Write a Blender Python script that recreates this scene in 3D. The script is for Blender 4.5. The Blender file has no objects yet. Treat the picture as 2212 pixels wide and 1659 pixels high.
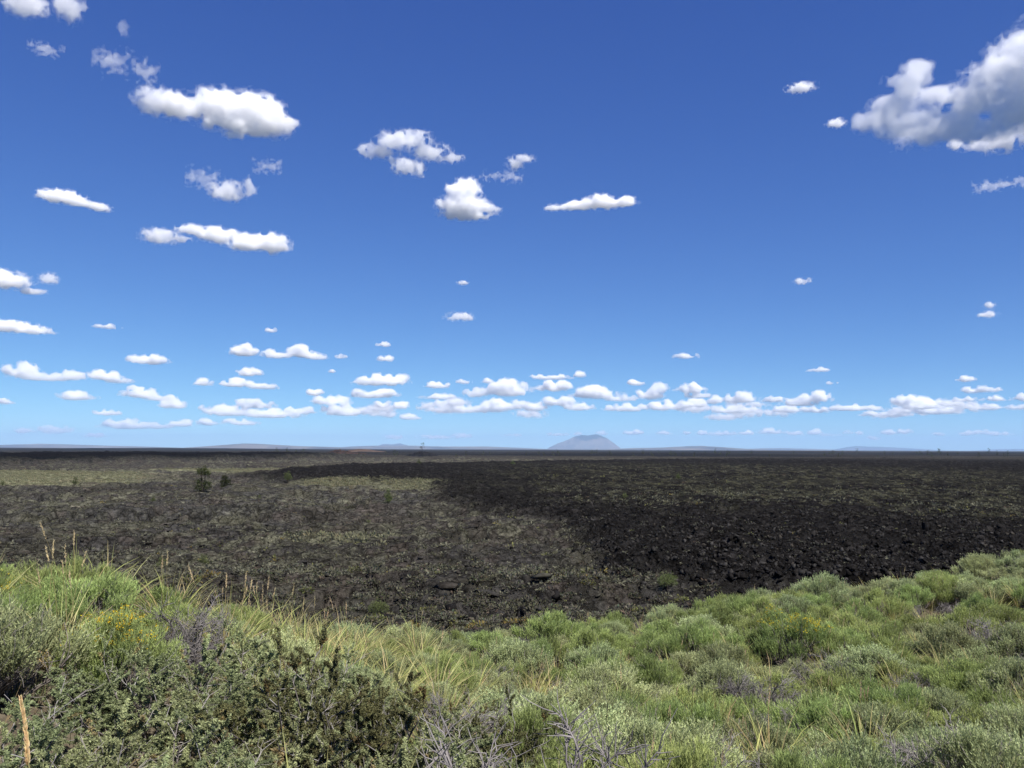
import bpy, math, random
import numpy as np
from mathutils import Matrix, Vector

# ------------------------------------------------------------------ camera, sky, sun, exposure
scene = bpy.context.scene
EYE = 9.0                        # eye height above the lava plain, metres
PITCH = math.radians(4.28)       # camera looks slightly up
ROLL = math.radians(0.2)
HFOV = math.radians(61.0)

cam_data = bpy.data.cameras.new('camera')
cam_data.sensor_fit = 'HORIZONTAL'
cam_data.angle_x = HFOV
cam_data.clip_start = 0.05
cam_data.clip_end = 300000.0
cam = bpy.data.objects.new('camera', cam_data)
scene.collection.objects.link(cam)
cam.matrix_world = (Matrix.Translation((0, 0, EYE)) @ Matrix.Rotation(math.pi / 2 + PITCH, 4, 'X')
                    @ Matrix.Rotation(ROLL, 4, 'Z'))
scene.camera = cam

SUN_EL = math.radians(54.0)
SUN_AZ = math.radians(143.0)     # clockwise from the view direction (+Y): to the right, a little behind the camera
world = bpy.data.worlds.new('World')
scene.world = world
world.use_nodes = True
wn = world.node_tree
bg = wn.nodes['Background']
sky = wn.nodes.new('ShaderNodeTexSky')
sky.sky_type = 'NISHITA'
sky.sun_disc = False
sky.sun_elevation = SUN_EL
sky.sun_rotation = SUN_AZ
sky.altitude = 1800.0
sky.air_density = 0.6
sky.dust_density = 0.0
sky.ozone_density = 6.0
sep = wn.nodes.new('ShaderNodeSeparateColor')      # the camera's colour response, the same over the whole sky
com = wn.nodes.new('ShaderNodeCombineColor')
wn.links.new(sky.outputs[0], sep.inputs[0])
for ch, (gain, power) in enumerate(((0.49, 1.12), (0.66, 1.03), (1.45, 0.64))):
    pw = wn.nodes.new('ShaderNodeMath'); pw.operation = 'POWER'; pw.inputs[1].default_value = power
    ml = wn.nodes.new('ShaderNodeMath'); ml.operation = 'MULTIPLY'; ml.inputs[1].default_value = gain
    wn.links.new(sep.outputs[ch], pw.inputs[0]); wn.links.new(pw.outputs[0], ml.inputs[0]); wn.links.new(ml.outputs[0], com.inputs[ch])
wn.links.new(com.outputs[0], bg.inputs[0])
bg.inputs[1].default_value = 0.1

sun_data = bpy.data.lights.new('sun', 'SUN')
sun_data.energy = 5.0
sun_data.angle = math.radians(0.53)
sun_data.color = (1.0, 0.955, 0.89)
sun = bpy.data.objects.new('sun', sun_data)
scene.collection.objects.link(sun)
sun_dir = Vector((math.sin(SUN_AZ) * math.cos(SUN_EL), math.cos(SUN_AZ) * math.cos(SUN_EL), math.sin(SUN_EL)))
sun.rotation_euler = sun_dir.to_track_quat('Z', 'Y').to_euler()
sun.location = (0, 0, 60)

scene.view_settings.view_transform = 'Standard'
scene.view_settings.look = 'None'
scene.view_settings.exposure = 0.8
scene.view_settings.gamma = 1.0
scene.view_settings.use_curve_mapping = False
cyc = scene.cycles
cyc.max_bounces = 22
cyc.diffuse_bounces = 3
cyc.glossy_bounces = 2
cyc.transmission_bounces = 3
cyc.volume_bounces = 22
cyc.transparent_max_bounces = 8
cyc.use_denoising = True
cyc.sample_clamp_indirect = 20.0

# ------------------------------------------------------------------ helpers
CAMR = np.array(cam.matrix_world.to_3x3())
FPX = 1106.0 / math.tan(HFOV / 2)        # focal length in units of a 2212-wide picture


def ray(px, py):
    d = CAMR @ np.array([px - 1106.0, 829.5 - py, -FPX])
    return d / np.linalg.norm(d)


def on_plane(px, py, z=0.0):
    d = ray(px, py)
    return d * ((z - EYE) / d[2]) + np.array([0, 0, EYE])


def at_depth(px, py, y):
    d = ray(px, py)
    return d * (y / d[1]) + np.array([0, 0, EYE])


def link(o, parent=None):
    scene.collection.objects.link(o)
    if parent is not None:
        o.parent = parent
    return o


def mesh_np(name, verts, faces, mat=None, smooth=False, tint=None):
    """Mesh from numpy arrays; faces is (n,3) or (n,4); tint is an optional (nverts,3) colour."""
    verts = np.ascontiguousarray(verts, dtype=np.float32)
    faces = np.ascontiguousarray(faces, dtype=np.int32)
    n, k = faces.shape
    me = bpy.data.meshes.new(name)
    me.vertices.add(len(verts))
    me.vertices.foreach_set('co', verts.ravel())
    me.loops.add(n * k)
    me.loops.foreach_set('vertex_index', faces.ravel())
    me.polygons.add(n)
    me.polygons.foreach_set('loop_start', np.arange(0, n * k, k, dtype=np.int32))
    if smooth:
        me.polygons.foreach_set('use_smooth', np.ones(n, dtype=bool))
    if tint is not None:
        a = me.color_attributes.new('tint', 'FLOAT_COLOR', 'POINT')
        c = np.ones((len(verts), 4), dtype=np.float32)
        c[:, :3] = tint
        a.data.foreach_set('color', c.ravel())
    me.update(calc_edges=True)
    if mat is not None:
        me.materials.append(mat)
    return me


def obj(name, me, parent=None, loc=None):
    o = bpy.data.objects.new(name, me)
    if loc is not None:
        o.location = loc
    return link(o, parent)


def empty(name, loc, rz=0.0, s=1.0):
    o = bpy.data.objects.new(name, None)
    o.empty_display_size = 0.2
    o.location = loc
    o.rotation_euler = (0, 0, rz)
    o.scale = (s, s, s) if not hasattr(s, '__len__') else s
    return link(o)


def tag(o, label, cat=None, group=None, kind=None):
    if label:
        o['label'] = label
    if cat:
        o['category'] = cat
    if group:
        o['group'] = group
    if kind:
        o['kind'] = kind
    return o


def column(px):
    """Which landmark a bearing falls under."""
    for lim, w in ((140, 'at the left edge'), (400, 'left of the forked pine'), (520, 'in line with the forked pine'), (690, 'right of the forked pine'), (850, 'in line with the cinder knoll'), (1010, 'in line with the black knoll'),
                   (1180, 'left of the butte'), (1350, 'in line with the butte'), (1520, 'right of the butte'), (1680, 'between butte and right edge'), (1880, 'far right of the butte'), (2080, 'near the right edge')):
        if px < lim:
            return w
    return 'at the right edge'


def smoothstep(a, b, x):
    t = np.clip((x - a) / (b - a), 0, 1)
    return t * t * (3 - 2 * t)


def _hash(ix, iy, seed):
    h = (ix.astype(np.int64) * 374761393 + iy.astype(np.int64) * 668265263 + seed * 1442695041) & 0xFFFFFFFF
    h = ((h ^ (h >> 13)) * 1274126177) & 0xFFFFFFFF
    h = ((h ^ (h >> 16)) * 2246822519) & 0xFFFFFFFF
    return ((h ^ (h >> 15)) & 0xFFFFFF) / float(0x1000000)


def vnoise(x, y, seed=0):
    """Gradient-like smooth value noise in -1..1."""
    ix, iy = np.floor(x), np.floor(y)
    fx, fy = x - ix, y - iy
    ux, uy = fx * fx * fx * (fx * (fx * 6 - 15) + 10), fy * fy * fy * (fy * (fy * 6 - 15) + 10)
    a, b = _hash(ix, iy, seed), _hash(ix + 1, iy, seed)
    c, d = _hash(ix, iy + 1, seed), _hash(ix + 1, iy + 1, seed)
    return 2 * ((a * (1 - ux) + b * ux) * (1 - uy) + (c * (1 - ux) + d * ux) * uy) - 1


def fbm(x, y, oct=4, seed=0, gain=0.5):
    s, a, t = 0, 1.0, 0
    for k in range(oct):
        s = s + a * vnoise(x * 2 ** k + 17.3 * k, y * 2 ** k - 9.1 * k, seed + k)
        t += a
        a *= gain
    return s / t


def blocks(x, y, seed=0):
    """Cellular noise: (height, edge) of tilted blocks, height in about -1..1, edge 0 at the joints."""
    ix, iy = np.floor(x), np.floor(y)
    d1 = np.full(x.shape, 9.0); d2 = np.full(x.shape, 9.0); h = np.zeros(x.shape)
    for i in (-1, 0, 1):
        for j in (-1, 0, 1):
            cx, cy = ix + i, iy + j
            px = cx + _hash(cx, cy, seed); py = cy + _hash(cx, cy, seed + 1)
            dx, dy = x - px, y - py
            d = np.sqrt(dx * dx + dy * dy)
            hh = (2 * _hash(cx, cy, seed + 2) - 1) + 1.6 * ((_hash(cx, cy, seed + 3) - .5) * dx + (_hash(cx, cy, seed + 4) - .5) * dy)
            near = d < d1
            d2 = np.where(near, d1, np.minimum(d2, d))
            h = np.where(near, hh, h)
            d1 = np.where(near, d, d1)
    return h, d2 - d1


def new_mat(name):
    m = bpy.data.materials.new(name)
    m.use_nodes = True
    nt = m.node_tree
    for n in list(nt.nodes):
        if n.type != 'OUTPUT_MATERIAL':
            nt.nodes.remove(n)
    return m, nt, nt.nodes['Material Output']
# ------------------------------------------------------------------ clouds: closed bodies of scattering vapour
def cloud_mat(name, sigma, aniso=0.2):
    m, nt, out = new_mat(name)
    v = nt.nodes.new('ShaderNodeVolumeScatter')
    v.inputs['Color'].default_value = (1, 1, 1, 1)
    v.inputs['Density'].default_value = sigma
    v.inputs['Anisotropy'].default_value = aniso
    nt.links.new(v.outputs[0], out.inputs['Volume'])
    try:
        m.cycles.homogeneous_volume = True
    except Exception:
        pass
    return m


def surface_net(F, h):
    """Quads of the zero surface of F (positive inside), naive surface nets; vertices in voxel steps h."""
    S = F > 0
    nx, ny, nz = F.shape
    n8 = np.zeros((nx - 1, ny - 1, nz - 1), dtype=np.int8)
    for i in (0, 1):
        for j in (0, 1):
            for k in (0, 1):
                n8 += S[i:nx - 1 + i, j:ny - 1 + j, k:nz - 1 + k]
    act = (n8 > 0) & (n8 < 8)
    cells = np.argwhere(act)
    cor = {}
    for i in (0, 1):
        for j in (0, 1):
            for k in (0, 1):
                cor[i, j, k] = F[cells[:, 0] + i, cells[:, 1] + j, cells[:, 2] + k]
    cnt = np.zeros(len(cells)); acc = np.zeros((len(cells), 3))
    for ax in range(3):
        u, w = [q for q in range(3) if q != ax]
        for a in (0, 1):
            for b in (0, 1):
                o0 = [0, 0, 0]; o1 = [0, 0, 0]
                o0[u] = o1[u] = a; o0[w] = o1[w] = b; o1[ax] = 1
                f0, f1 = cor[tuple(o0)], cor[tuple(o1)]
                cr = (f0 > 0) != (f1 > 0)
                acc[:, ax] += np.where(cr, f0 / np.where(cr, f0 - f1, 1), 0)
                acc[:, u] += cr * a
                acc[:, w] += cr * b
                cnt += cr
    idx = np.full(act.shape, -1, dtype=np.int64)
    idx[act] = np.arange(len(cells))
    V = (cells + acc / cnt[:, None]) * h
    quads = []
    for ax in range(3):
        u, w = (ax + 1) % 3, (ax + 2) % 3
        sl0 = [slice(1, -1)] * 3; sl1 = [slice(1, -1)] * 3
        sl0[ax] = slice(0, -1); sl1[ax] = slice(1, None)
        s0, s1 = S[tuple(sl0)], S[tuple(sl1)]
        P = np.argwhere(s0 != s1)
        if not len(P):
            continue
        flip = s1[tuple(P.T)]
        base = P.copy()
        base[:, u] += 1; base[:, w] += 1
        g = lambda du, dw: idx[tuple((base - np.eye(3, dtype=int)[u] * du - np.eye(3, dtype=int)[w] * dw).T)]
        q = np.stack([g(1, 1), g(0, 1), g(0, 0), g(1, 0)], 1)
        q[flip] = q[flip][:, ::-1]
        quads.append(q)
    return V, np.concatenate(quads)


def grid_noise(shape, period, rng):
    """Smooth random field on a voxel grid, lattice step = period voxels, range about -1..1."""
    A = None
    lat = [int(math.ceil(n / period)) + 3 for n in shape]
    A = rng.uniform(-1, 1, lat).astype(np.float32)
    for ax, n in enumerate(shape):
        p = np.arange(n) / period + rng.uniform(0, 1)
        i = np.floor(p).astype(int); f = p - i
        f = (f * f * (3 - 2 * f)).astype(np.float32)
        A = np.take(A, i, axis=ax) * (1 - f).reshape([-1 if q == ax else 1 for q in range(3)]) + \
            np.take(A, i + 1, axis=ax) * f.reshape([-1 if q == ax else 1 for q in range(3)])
    return A * 1.5


CLOUD_BASE = 1650.0
cloud_mats = {}


def build_cloud(kind, puffs, label, group, seed):
    """puffs: (x, y, rx, ry) bearings and sizes in steps of 1/FPX radian; kind s solid, m medium, w wisp, f far."""
    rng = np.random.default_rng(seed)
    P = np.array(puffs, dtype=float)
    if kind == 'w':
        P[:, 2:] *= .85
    if kind in 'shf':                                 # heap each body up from smaller rounded heads on a level base
        sub = []
        for px, py, rx, ry in P:
            sub.append((px, py + ry * .25, rx * .93, ry * .62) if kind == 'f' else (px, py + ry * .04, rx * .98, ry * .9))
            for q in range(int(np.clip(1.7 * rx / ry + 1, 2, 9)) if kind == 'f' else 3):
                t = rng.uniform(-.82, .82)
                r_ = ry * rng.uniform(.42, .80) * (1 - .45 * t * t)
                top = py - ry * (1 - .75 * t * t) * rng.uniform(.72, 1.05)
                sub.append((px + t * rx, top + r_ * .92, r_ * rng.uniform(1.0, 1.5), r_))
        P = np.array(sub)
    x0, x1 = (P[:, 0] - P[:, 2]).min(), (P[:, 0] + P[:, 2]).max()
    y0, y1 = (P[:, 1] - P[:, 3]).min(), (P[:, 1] + P[:, 3]).max()
    cx, cy = (x0 + x1) / 2, (y0 + y1) / 2
    d = ray(cx, cy)
    elev = d[2] / math.hypot(d[0], d[1])
    dist = min(CLOUD_BASE / elev, 82000.0)
    slant = dist / math.hypot(d[0], d[1])
    centre = d * slant + np.array([0, 0, EYE])
    u = slant / FPX                                  # metres per picture step
    big = max(x1 - x0, y1 - y0)
    vox = np.clip(big / 88.0, 2.1 if kind in 'shmw' else 2.75, 3.3)
    amp = {'h': .62, 's': .68, 'f': .55, 'm': 1.0, 'w': 1.25}[kind]
    pad = 0.35 * P[:, 3].max() + 3 * vox
    depth = np.minimum(P[:, 2], P[:, 3] * (.55 if kind == 'h' else 1.3))
    dmax = depth.max() * 1.2 + pad
    gx = np.arange(x0 - pad, x1 + pad, vox) - cx
    gz = np.arange(-(y1 - cy) - pad, (cy - y0) + pad, vox)
    gy = np.arange(-dmax, dmax, vox)
    X, Y, Z = np.meshgrid(gx.astype(np.float32), gy.astype(np.float32), gz.astype(np.float32), indexing='ij')
    F = np.full(X.shape, -3.0, dtype=np.float32)
    flat = kind in 'shf'
    for i, (px, py, rx, ry) in enumerate(P):
        oy = rng.uniform(-.3, .3) * depth[i]
        dz = Z - (cy - py)
        if flat:
            dz = np.where(dz < 0, dz * 1.3, dz)
        q = ((X - (px - cx)) / rx) ** 2 + ((Y - oy) / depth[i]) ** 2 + (dz / ry) ** 2
        f = (1.0 - np.sqrt(q)) * 1.15
        # smooth union
        k = 0.18
        hh = np.clip(0.5 + 0.5 * (F - f) / k, 0, 1)
        F = F * hh + f * (1 - hh) + k * hh * (1 - hh)
    ry = np.median(P[:, 3]) * (1.3 if flat else 1.0)
    N = np.float32(0)
    a, per = 1.0, max(ry * 0.8 / vox, 3.0)
    tot = 0
    while per >= 1.45:
        n = grid_noise(X.shape, per, rng)
        N = N + a * (n if kind in 'w' else (0.5 * n + 0.5 * (0.45 - np.abs(n)) * 1.8))
        tot += a
        a *= 0.78
        per *= 0.5
    if tot:
        N = N / tot
        F = F + 2.0 * amp * N * (1 - .85 * smoothstep(.2, .55, F)) - (.03 if kind == 'f' else (-.02 if kind == 'h' else .10) if kind in 'sh' else .15 if kind == 'm' else .2)
    F[[0, -1]] = -1; F[:, [0, -1]] = -1; F[:, :, [0, -1]] = -1
    o = None
    rz = -math.atan2(d[0], d[1])
    tau = {'h': 5.6, 's': 2.9, 'f': 2.2, 'm': 1.3, 'w': 0.28}[kind]
    sig = tau / (np.max(P[:, 3]) * u)
    levels = {'h': ((0.0, .15), (.12, .4), (.3, .5)), 's': ((0.0, .12), (.1, .3), (.24, .7)), 'f': ((0.0, .25), (.15, .8)), 'm': ((0.0, .15), (.12, .35), (.25, .5)), 'w': ((0.0, .4), (.2, .7))}[kind]
    for li, (lev, share) in enumerate(levels):
        G = F - lev
        if not (G > 0).any():
            continue
        st = 1 if li == 0 else 2                     # the denser heart needs less detail than the outline
        G = G[::st, ::st, ::st].copy()
        G[[0, -1]] = -1; G[:, [0, -1]] = -1; G[:, :, [0, -1]] = -1
        if not (G > 0).any():
            continue
        V, Q = surface_net(G, vox * st)
        V = (V + np.array([gx[0], gy[0], gz[0]])) * u
        key = round(math.log(sig * share) * 4) / 4
        if key not in cloud_mats:
            cloud_mats[key] = cloud_mat('cloud_vapour', math.exp(key))
        nm = 'cloud' if o is None else 'core'
        me = mesh_np(nm, V, Q, cloud_mats[key], smooth=True)
        if o is None:
            o = obj(nm, me, None, centre)
            o.rotation_euler = (0, 0, rz)
            tag(o, label, 'cloud', group)
        else:
            obj(nm, me, o)
    return o


C = []
def cl(kind, label, *puffs, group=None):
    C.append((kind, label, puffs, group))

cl('s', 'large white whale-shaped cloud high on the left of the sky', (405, 243, 52, 30), (470, 232, 62, 38), (535, 233, 60, 42), (580, 255, 40, 34), (510, 265, 75, 24), (505, 288, 22, 12))
cl('m', 'small puff touching the left end of the whale-shaped cloud', (337, 218, 40, 26))
cl('h', 'huge white cloud cut off by the right edge of the picture', (1922, 222, 32, 27), (1950, 222, 50, 32), (1965, 205, 44, 40), (1995, 165, 34, 42), (2010, 140, 26, 26), (2040, 190, 36, 26), (1990, 240, 60, 34), (2060, 255, 80, 44),
   (2110, 215, 66, 56), (2165, 180, 62, 64), (2215, 150, 56, 74), (2200, 240, 80, 66), (2250, 190, 80, 110), (2130, 275, 80, 28))
cl('m', 'ragged low fragment hanging under the huge cloud at the right edge', (2125, 305, 30, 12), (2165, 308, 36, 18), (2200, 295, 34, 14))
cl('m', 'tiny tuft under the middle of the huge right-hand cloud', (2062, 311, 12, 11))
cl('w', 'faint wisp trailing below the left part of the huge cloud', (1965, 285, 26, 20), (1950, 300, 14, 12))
cl('m', 'swirling torn cloud above the centre of the picture', (822, 328, 42, 15), (850, 308, 34, 18), (890, 305, 40, 20), (925, 325, 40, 18), (965, 337, 34, 11), (880, 362, 30, 17), (908, 364, 14, 16), (848, 350, 12, 10))
cl('s', 'bright dense cloud standing below the swirling torn cloud', (1005, 412, 38, 30), (1000, 445, 56, 28), (1010, 462, 60, 20), (1045, 450, 36, 15))
cl('m', 'small comma-shaped cloud up and right of the dense central cloud', (1112, 352, 18, 14), (1130, 342, 24, 9))
cl('w', 'thin wisp between the comma-shaped cloud and the dense cloud', (1070, 380, 32, 8), (1105, 382, 24, 10))
cl('s', 'long flat white cloud right of the dense central cloud', (1205, 447, 30, 10), (1250, 443, 44, 13), (1298, 437, 40, 19), (1350, 437, 28, 14))
cl('s', 'long white cloud below the whale-shaped cloud on the left', (425, 505, 32, 14), (475, 510, 44, 20), (530, 522, 50, 22), (582, 520, 36, 26))
cl('m', 'ragged puff at the left end of the long white cloud', (350, 513, 36, 15), (385, 514, 26, 8))
cl('s', 'two-lobed white cloud alone on the left of the sky', (138, 428, 42, 17), (172, 438, 40, 10), (205, 441, 24, 10))
cl('m', 'ring-like torn puff below the whale-shaped cloud', (492, 412, 34, 20), (535, 402, 15, 20))
cl('w', 'pale wisp left of the ring-like torn puff', (438, 386, 30, 16))
cl('w', 'pale wisp right above the ring-like torn puff', (577, 361, 26, 11))
cl('s', 'white cloud cut by the left edge, pointing right', (10, 608, 50, 22), (55, 624, 30, 9))
cl('m', 'small soft puff beside the cloud cut by the left edge', (106, 600, 17, 11))
cl('s', 'flat white cloud cut by the left edge, lower one', (20, 706, 60, 15), (65, 711, 36, 10))
cl('m', 'cloud cut by the top edge near the left corner', (52, 3, 40, 22))
cl('m', 'narrow cloud cut by the top edge, second from the left corner', (150, 14, 26, 26))
cl('w', 'frayed thin wisps above the whale-shaped cloud', (250, 138, 32, 16), (305, 152, 22, 14))
cl('w', 'faint slanting wisp below the top left corner', (100, 105, 28, 9))
cl('w', 'faint upright wisp high on the left', (271, 70, 8, 22))
cl('m', 'tiny wispy cloud high on the right, left of the huge cloud', (1730, 188, 27, 10))
cl('m', 'tiny puff below left of the huge right-hand cloud', (1806, 268, 18, 9))
cl('w', 'thin streak under the huge cloud near the right edge', (2148, 400, 32, 8), (2195, 399, 10, 8))
cl('m', 'small slanting cloud alone in the middle of the sky', (992, 684, 30, 10))
cl('m', 'tiny puff above the small slanting cloud in mid sky', (998, 611, 14, 5))
cl('m', 'tiny puff alone on the right half of the sky', (1733, 607, 17, 7))
cl('m', 'tiny flat puff near the right edge, lower sky', (2136, 679, 18, 7))
cl('m', 'tiny round puff near the right edge above a flat one', (2138, 660, 11, 7))
G = 'scattered small cumulus in the lower sky'
LOW = 'small scattered cumulus'
for pf in (((526, 757, 30, 16),), ((600, 766, 38, 12), (650, 760, 36, 16), (682, 768, 26, 10)), ((735, 770, 15, 6),), ((586, 713, 13, 7),), ((828, 744, 19, 7),), ((834, 775, 21, 9),),
           ((320, 776, 42, 14),), ((232, 705, 27, 7),), ((60, 802, 36, 18), (100, 812, 64, 12), (142, 808, 30, 13)), ((228, 812, 36, 14), (252, 821, 32, 8)), ((162, 855, 44, 12),),
           ((305, 848, 42, 15), (335, 859, 28, 8)), ((376, 873, 30, 13), (362, 862, 16, 11)), ((432, 880, 9, 8),), ((230, 891, 28, 9),), ((438, 826, 24, 10),), ((535, 804, 32, 12),),
           ((515, 828, 36, 12), (570, 834, 34, 9)), ((717, 802, 11, 5),), ((8, 868, 18, 7),), ((1483, 769, 30, 9),), ((1764, 799, 26, 7),), ((1796, 827, 14, 5),), ((1374, 826, 23, 9),),
           ((2086, 819, 19, 8),), ((2115, 842, 42, 9),), ((2081, 863, 25, 8),), ((2150, 861, 30, 8),), ((2208, 859, 18, 9),), ((2138, 879, 40, 9), (2192, 880, 24, 8)), ((1252, 809, 15, 9),), ((1004, 824, 18, 8),), ((1051, 823, 14, 8),)):
    cl('f', LOW, *pf, group=G)
G2 = 'cumulus bank above the horizon'
BANK = 'flat-based cumulus in the cloud bank'
for pf in (((490, 888, 44, 13), (545, 873, 46, 12)), ((590, 893, 60, 13), (640, 886, 36, 11)), ((520, 912, 36, 9),), ((275, 917, 50, 12), (335, 920, 30, 8)), ((395, 915, 24, 9), (445, 912, 26, 8)),
           ((680, 848, 15, 11),), ((715, 866, 42, 13), (745, 886, 46, 15)), ((830, 820, 54, 16), (800, 824, 36, 12)), ((807, 849, 50, 13),), ((944, 832, 28, 9),), ((827, 874, 20, 10),), ((867, 876, 19, 10),), ((885, 901, 26, 8),), ((842, 897, 11, 8),),
           ((1097, 839, 52, 20), (1027, 848, 26, 13)), ((950, 857, 42, 8),), ((970, 872, 40, 13), (1010, 884, 88, 11), (1087, 874, 52, 14)), ((1193, 835, 42, 14),), ((1190, 814, 44, 8),),
           ((1157, 878, 30, 13), (1204, 867, 40, 13), (1250, 879, 35, 10)), ((1287, 849, 56, 15), (1337, 860, 44, 9)), ((1354, 880, 46, 11), (1437, 877, 40, 13), (1495, 872, 34, 11)), ((1404, 852, 28, 14), (1424, 838, 22, 12)),
           ((1494, 839, 32, 12), (1505, 854, 30, 8)), ((1545, 864, 17, 11), (1601, 859, 37, 14)), ((1585, 884, 58, 11),), ((1675, 863, 26, 8),), ((1761, 859, 34, 13), (1728, 869, 38, 10)), ((1705, 884, 42, 9), (1758, 886, 30, 8)),
           ((1841, 880, 44, 9), (1885, 884, 16, 6)), ((1931, 893, 58, 9),), ((1968, 864, 36, 10), (1990, 874, 42, 12)), ((2021, 884, 60, 13),)):
    cl('f', BANK, *[(q[0], q[1], q[2] * 1.12, q[3] * 1.12) for q in pf], group=G2)
brng = np.random.default_rng(31)
for q in range(24):                                  # ragged scraps that knit the bank together
    bx = brng.uniform(440, 2130)
    cl('m', 'pale ragged scrap in the cloud bank', (bx, brng.uniform(868, 902), brng.uniform(20, 46), brng.uniform(6, 10)), group='ragged scraps of the cloud bank')
G3 = 'distant clouds strung along the horizon'
FAR = 'tiny cloud just above the horizon'
for pf in (((1483, 936, 12, 6),), ((1515, 935, 14, 7),), ((1561, 937, 36, 7),), ((1611, 935, 20, 7),), ((1663, 932, 30, 9),), ((1721, 935, 22, 8), (1758, 933, 18, 9), (1785, 939, 30, 5)), ((1830, 934, 13, 5),), ((1858, 936, 10, 6),), ((1888, 946, 18, 6),),
           ((1921, 934, 18, 7),), ((1954, 932, 17, 8),), ((2028, 938, 14, 5),), ((2088, 936, 15, 7),), ((2118, 933, 17, 7),), ((2158, 937, 28, 6),), ((1104, 940, 26, 5),), ((1204, 938, 28, 6),), ((1247, 937, 12, 6),), ((1300, 936, 16, 7),),
           ((1367, 934, 24, 8),), ((1434, 936, 20, 6),), ((950, 944, 56, 5),), ((1000, 941, 22, 6),), ((850, 944, 24, 6),), ((50, 930, 20, 6),), ((115, 928, 38, 8),), ((205, 940, 24, 5),)):
    cl('f' if pf[0][0] > 1090 else 'm', FAR, *pf, group=G3)
for ci, (kind, label, pf, grp) in enumerate(C):
    if grp:
        row = pf[0][1]
        label += ', ' + ('top row' if row < 790 else 'upper row' if row < 835 else 'middle row' if row < 872 else 'lower row' if row < 925 else 'lowest row') + ', ' + column(pf[0][0])
    build_cloud(kind, pf, label, grp, 100 + ci)
# ------------------------------------------------------------------ the land: lava plain, hillside, far hills
CAMT = np.linalg.inv(CAMR)


def picture(x, y, z):
    """Bearing and depression of a point, in the same steps as ray()."""
    d = np.stack([x, y, z - EYE]).reshape(3, -1)
    c = CAMT @ d
    w = np.where(c[2] < -1e-6, -c[2], 1e-6)
    return (1106 + FPX * c[0] / w).reshape(x.shape), (829.5 - FPX * c[1] / w).reshape(x.shape)


def in_poly(px, py, poly):
    r = np.zeros(px.shape, dtype=bool)
    n = len(poly)
    for i in range(n):
        (xa, ya), (xb, yb) = poly[i], poly[(i + 1) % n]
        c = (ya > py) != (yb > py)
        t = (xb - xa) * (py - ya) / ((yb - ya) if yb != ya else 1e-9) + xa
        r ^= c & (px < t)
    return r


def ground_poly(poly):
    """Corner bearings on the flat plain, turned into plan coordinates."""
    return [tuple(on_plane(max(-300, min(2500, a)), max(b, 975.5))[:2]) for a, b in poly]


FLOW = [(530, 1030), (620, 1016), (760, 1006), (1106, 1001), (1500, 993), (2400, 986), (2400, 1420), (1560, 1310), (1300, 1275), (1275, 1200), (1190, 1145), (1000, 1108), (945, 1084), (920, 1054), (800, 1048), (640, 1044)]
MIXED = [(1130, 1006), (1500, 1008), (1800, 1014), (2400, 1040), (2400, 1150), (2000, 1135), (1760, 1112), (1420, 1124), (1250, 1110), (1130, 1060)]
RIDGE = [(-300, 990), (200, 986), (420, 984), (730, 983), (735, 987), (620, 994), (420, 999), (200, 1002), (-300, 1009)]
SAGES = [[(-300, 1020), (150, 1018), (290, 1022), (330, 1031), (290, 1046), (100, 1050), (-300, 1048)], [(330, 1017), (540, 1013), (640, 1016), (520, 1021)],
         [(650, 1047), (735, 1041), (800, 1042), (785, 1053), (705, 1057)], [(810, 1047), (935, 1050), (930, 1061), (860, 1057)],
         [(600, 1165), (700, 1150), (860, 1155), (830, 1176), (650, 1182)]]
FLOW_G, MIXED_G, RIDGE_G = ground_poly(FLOW), ground_poly(MIXED), ground_poly(RIDGE)
SAGES_G = [ground_poly(p) for p in SAGES]


def soft_poly(x, y, poly, spread, taps=9):
    """Share of a small neighbourhood that lies inside the polygon: a soft edge about `spread` metres wide."""
    r = np.sqrt(x * x + y * y)
    s = 0
    for k in range(taps):
        a = k * 2.399963
        q = math.sqrt((k + .5) / taps) * spread
        s = s + in_poly(x + math.cos(a) * q * np.maximum(r / 90, .5), y + math.sin(a) * q * np.maximum(r / 90, .5), poly)
    return s / taps


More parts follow.
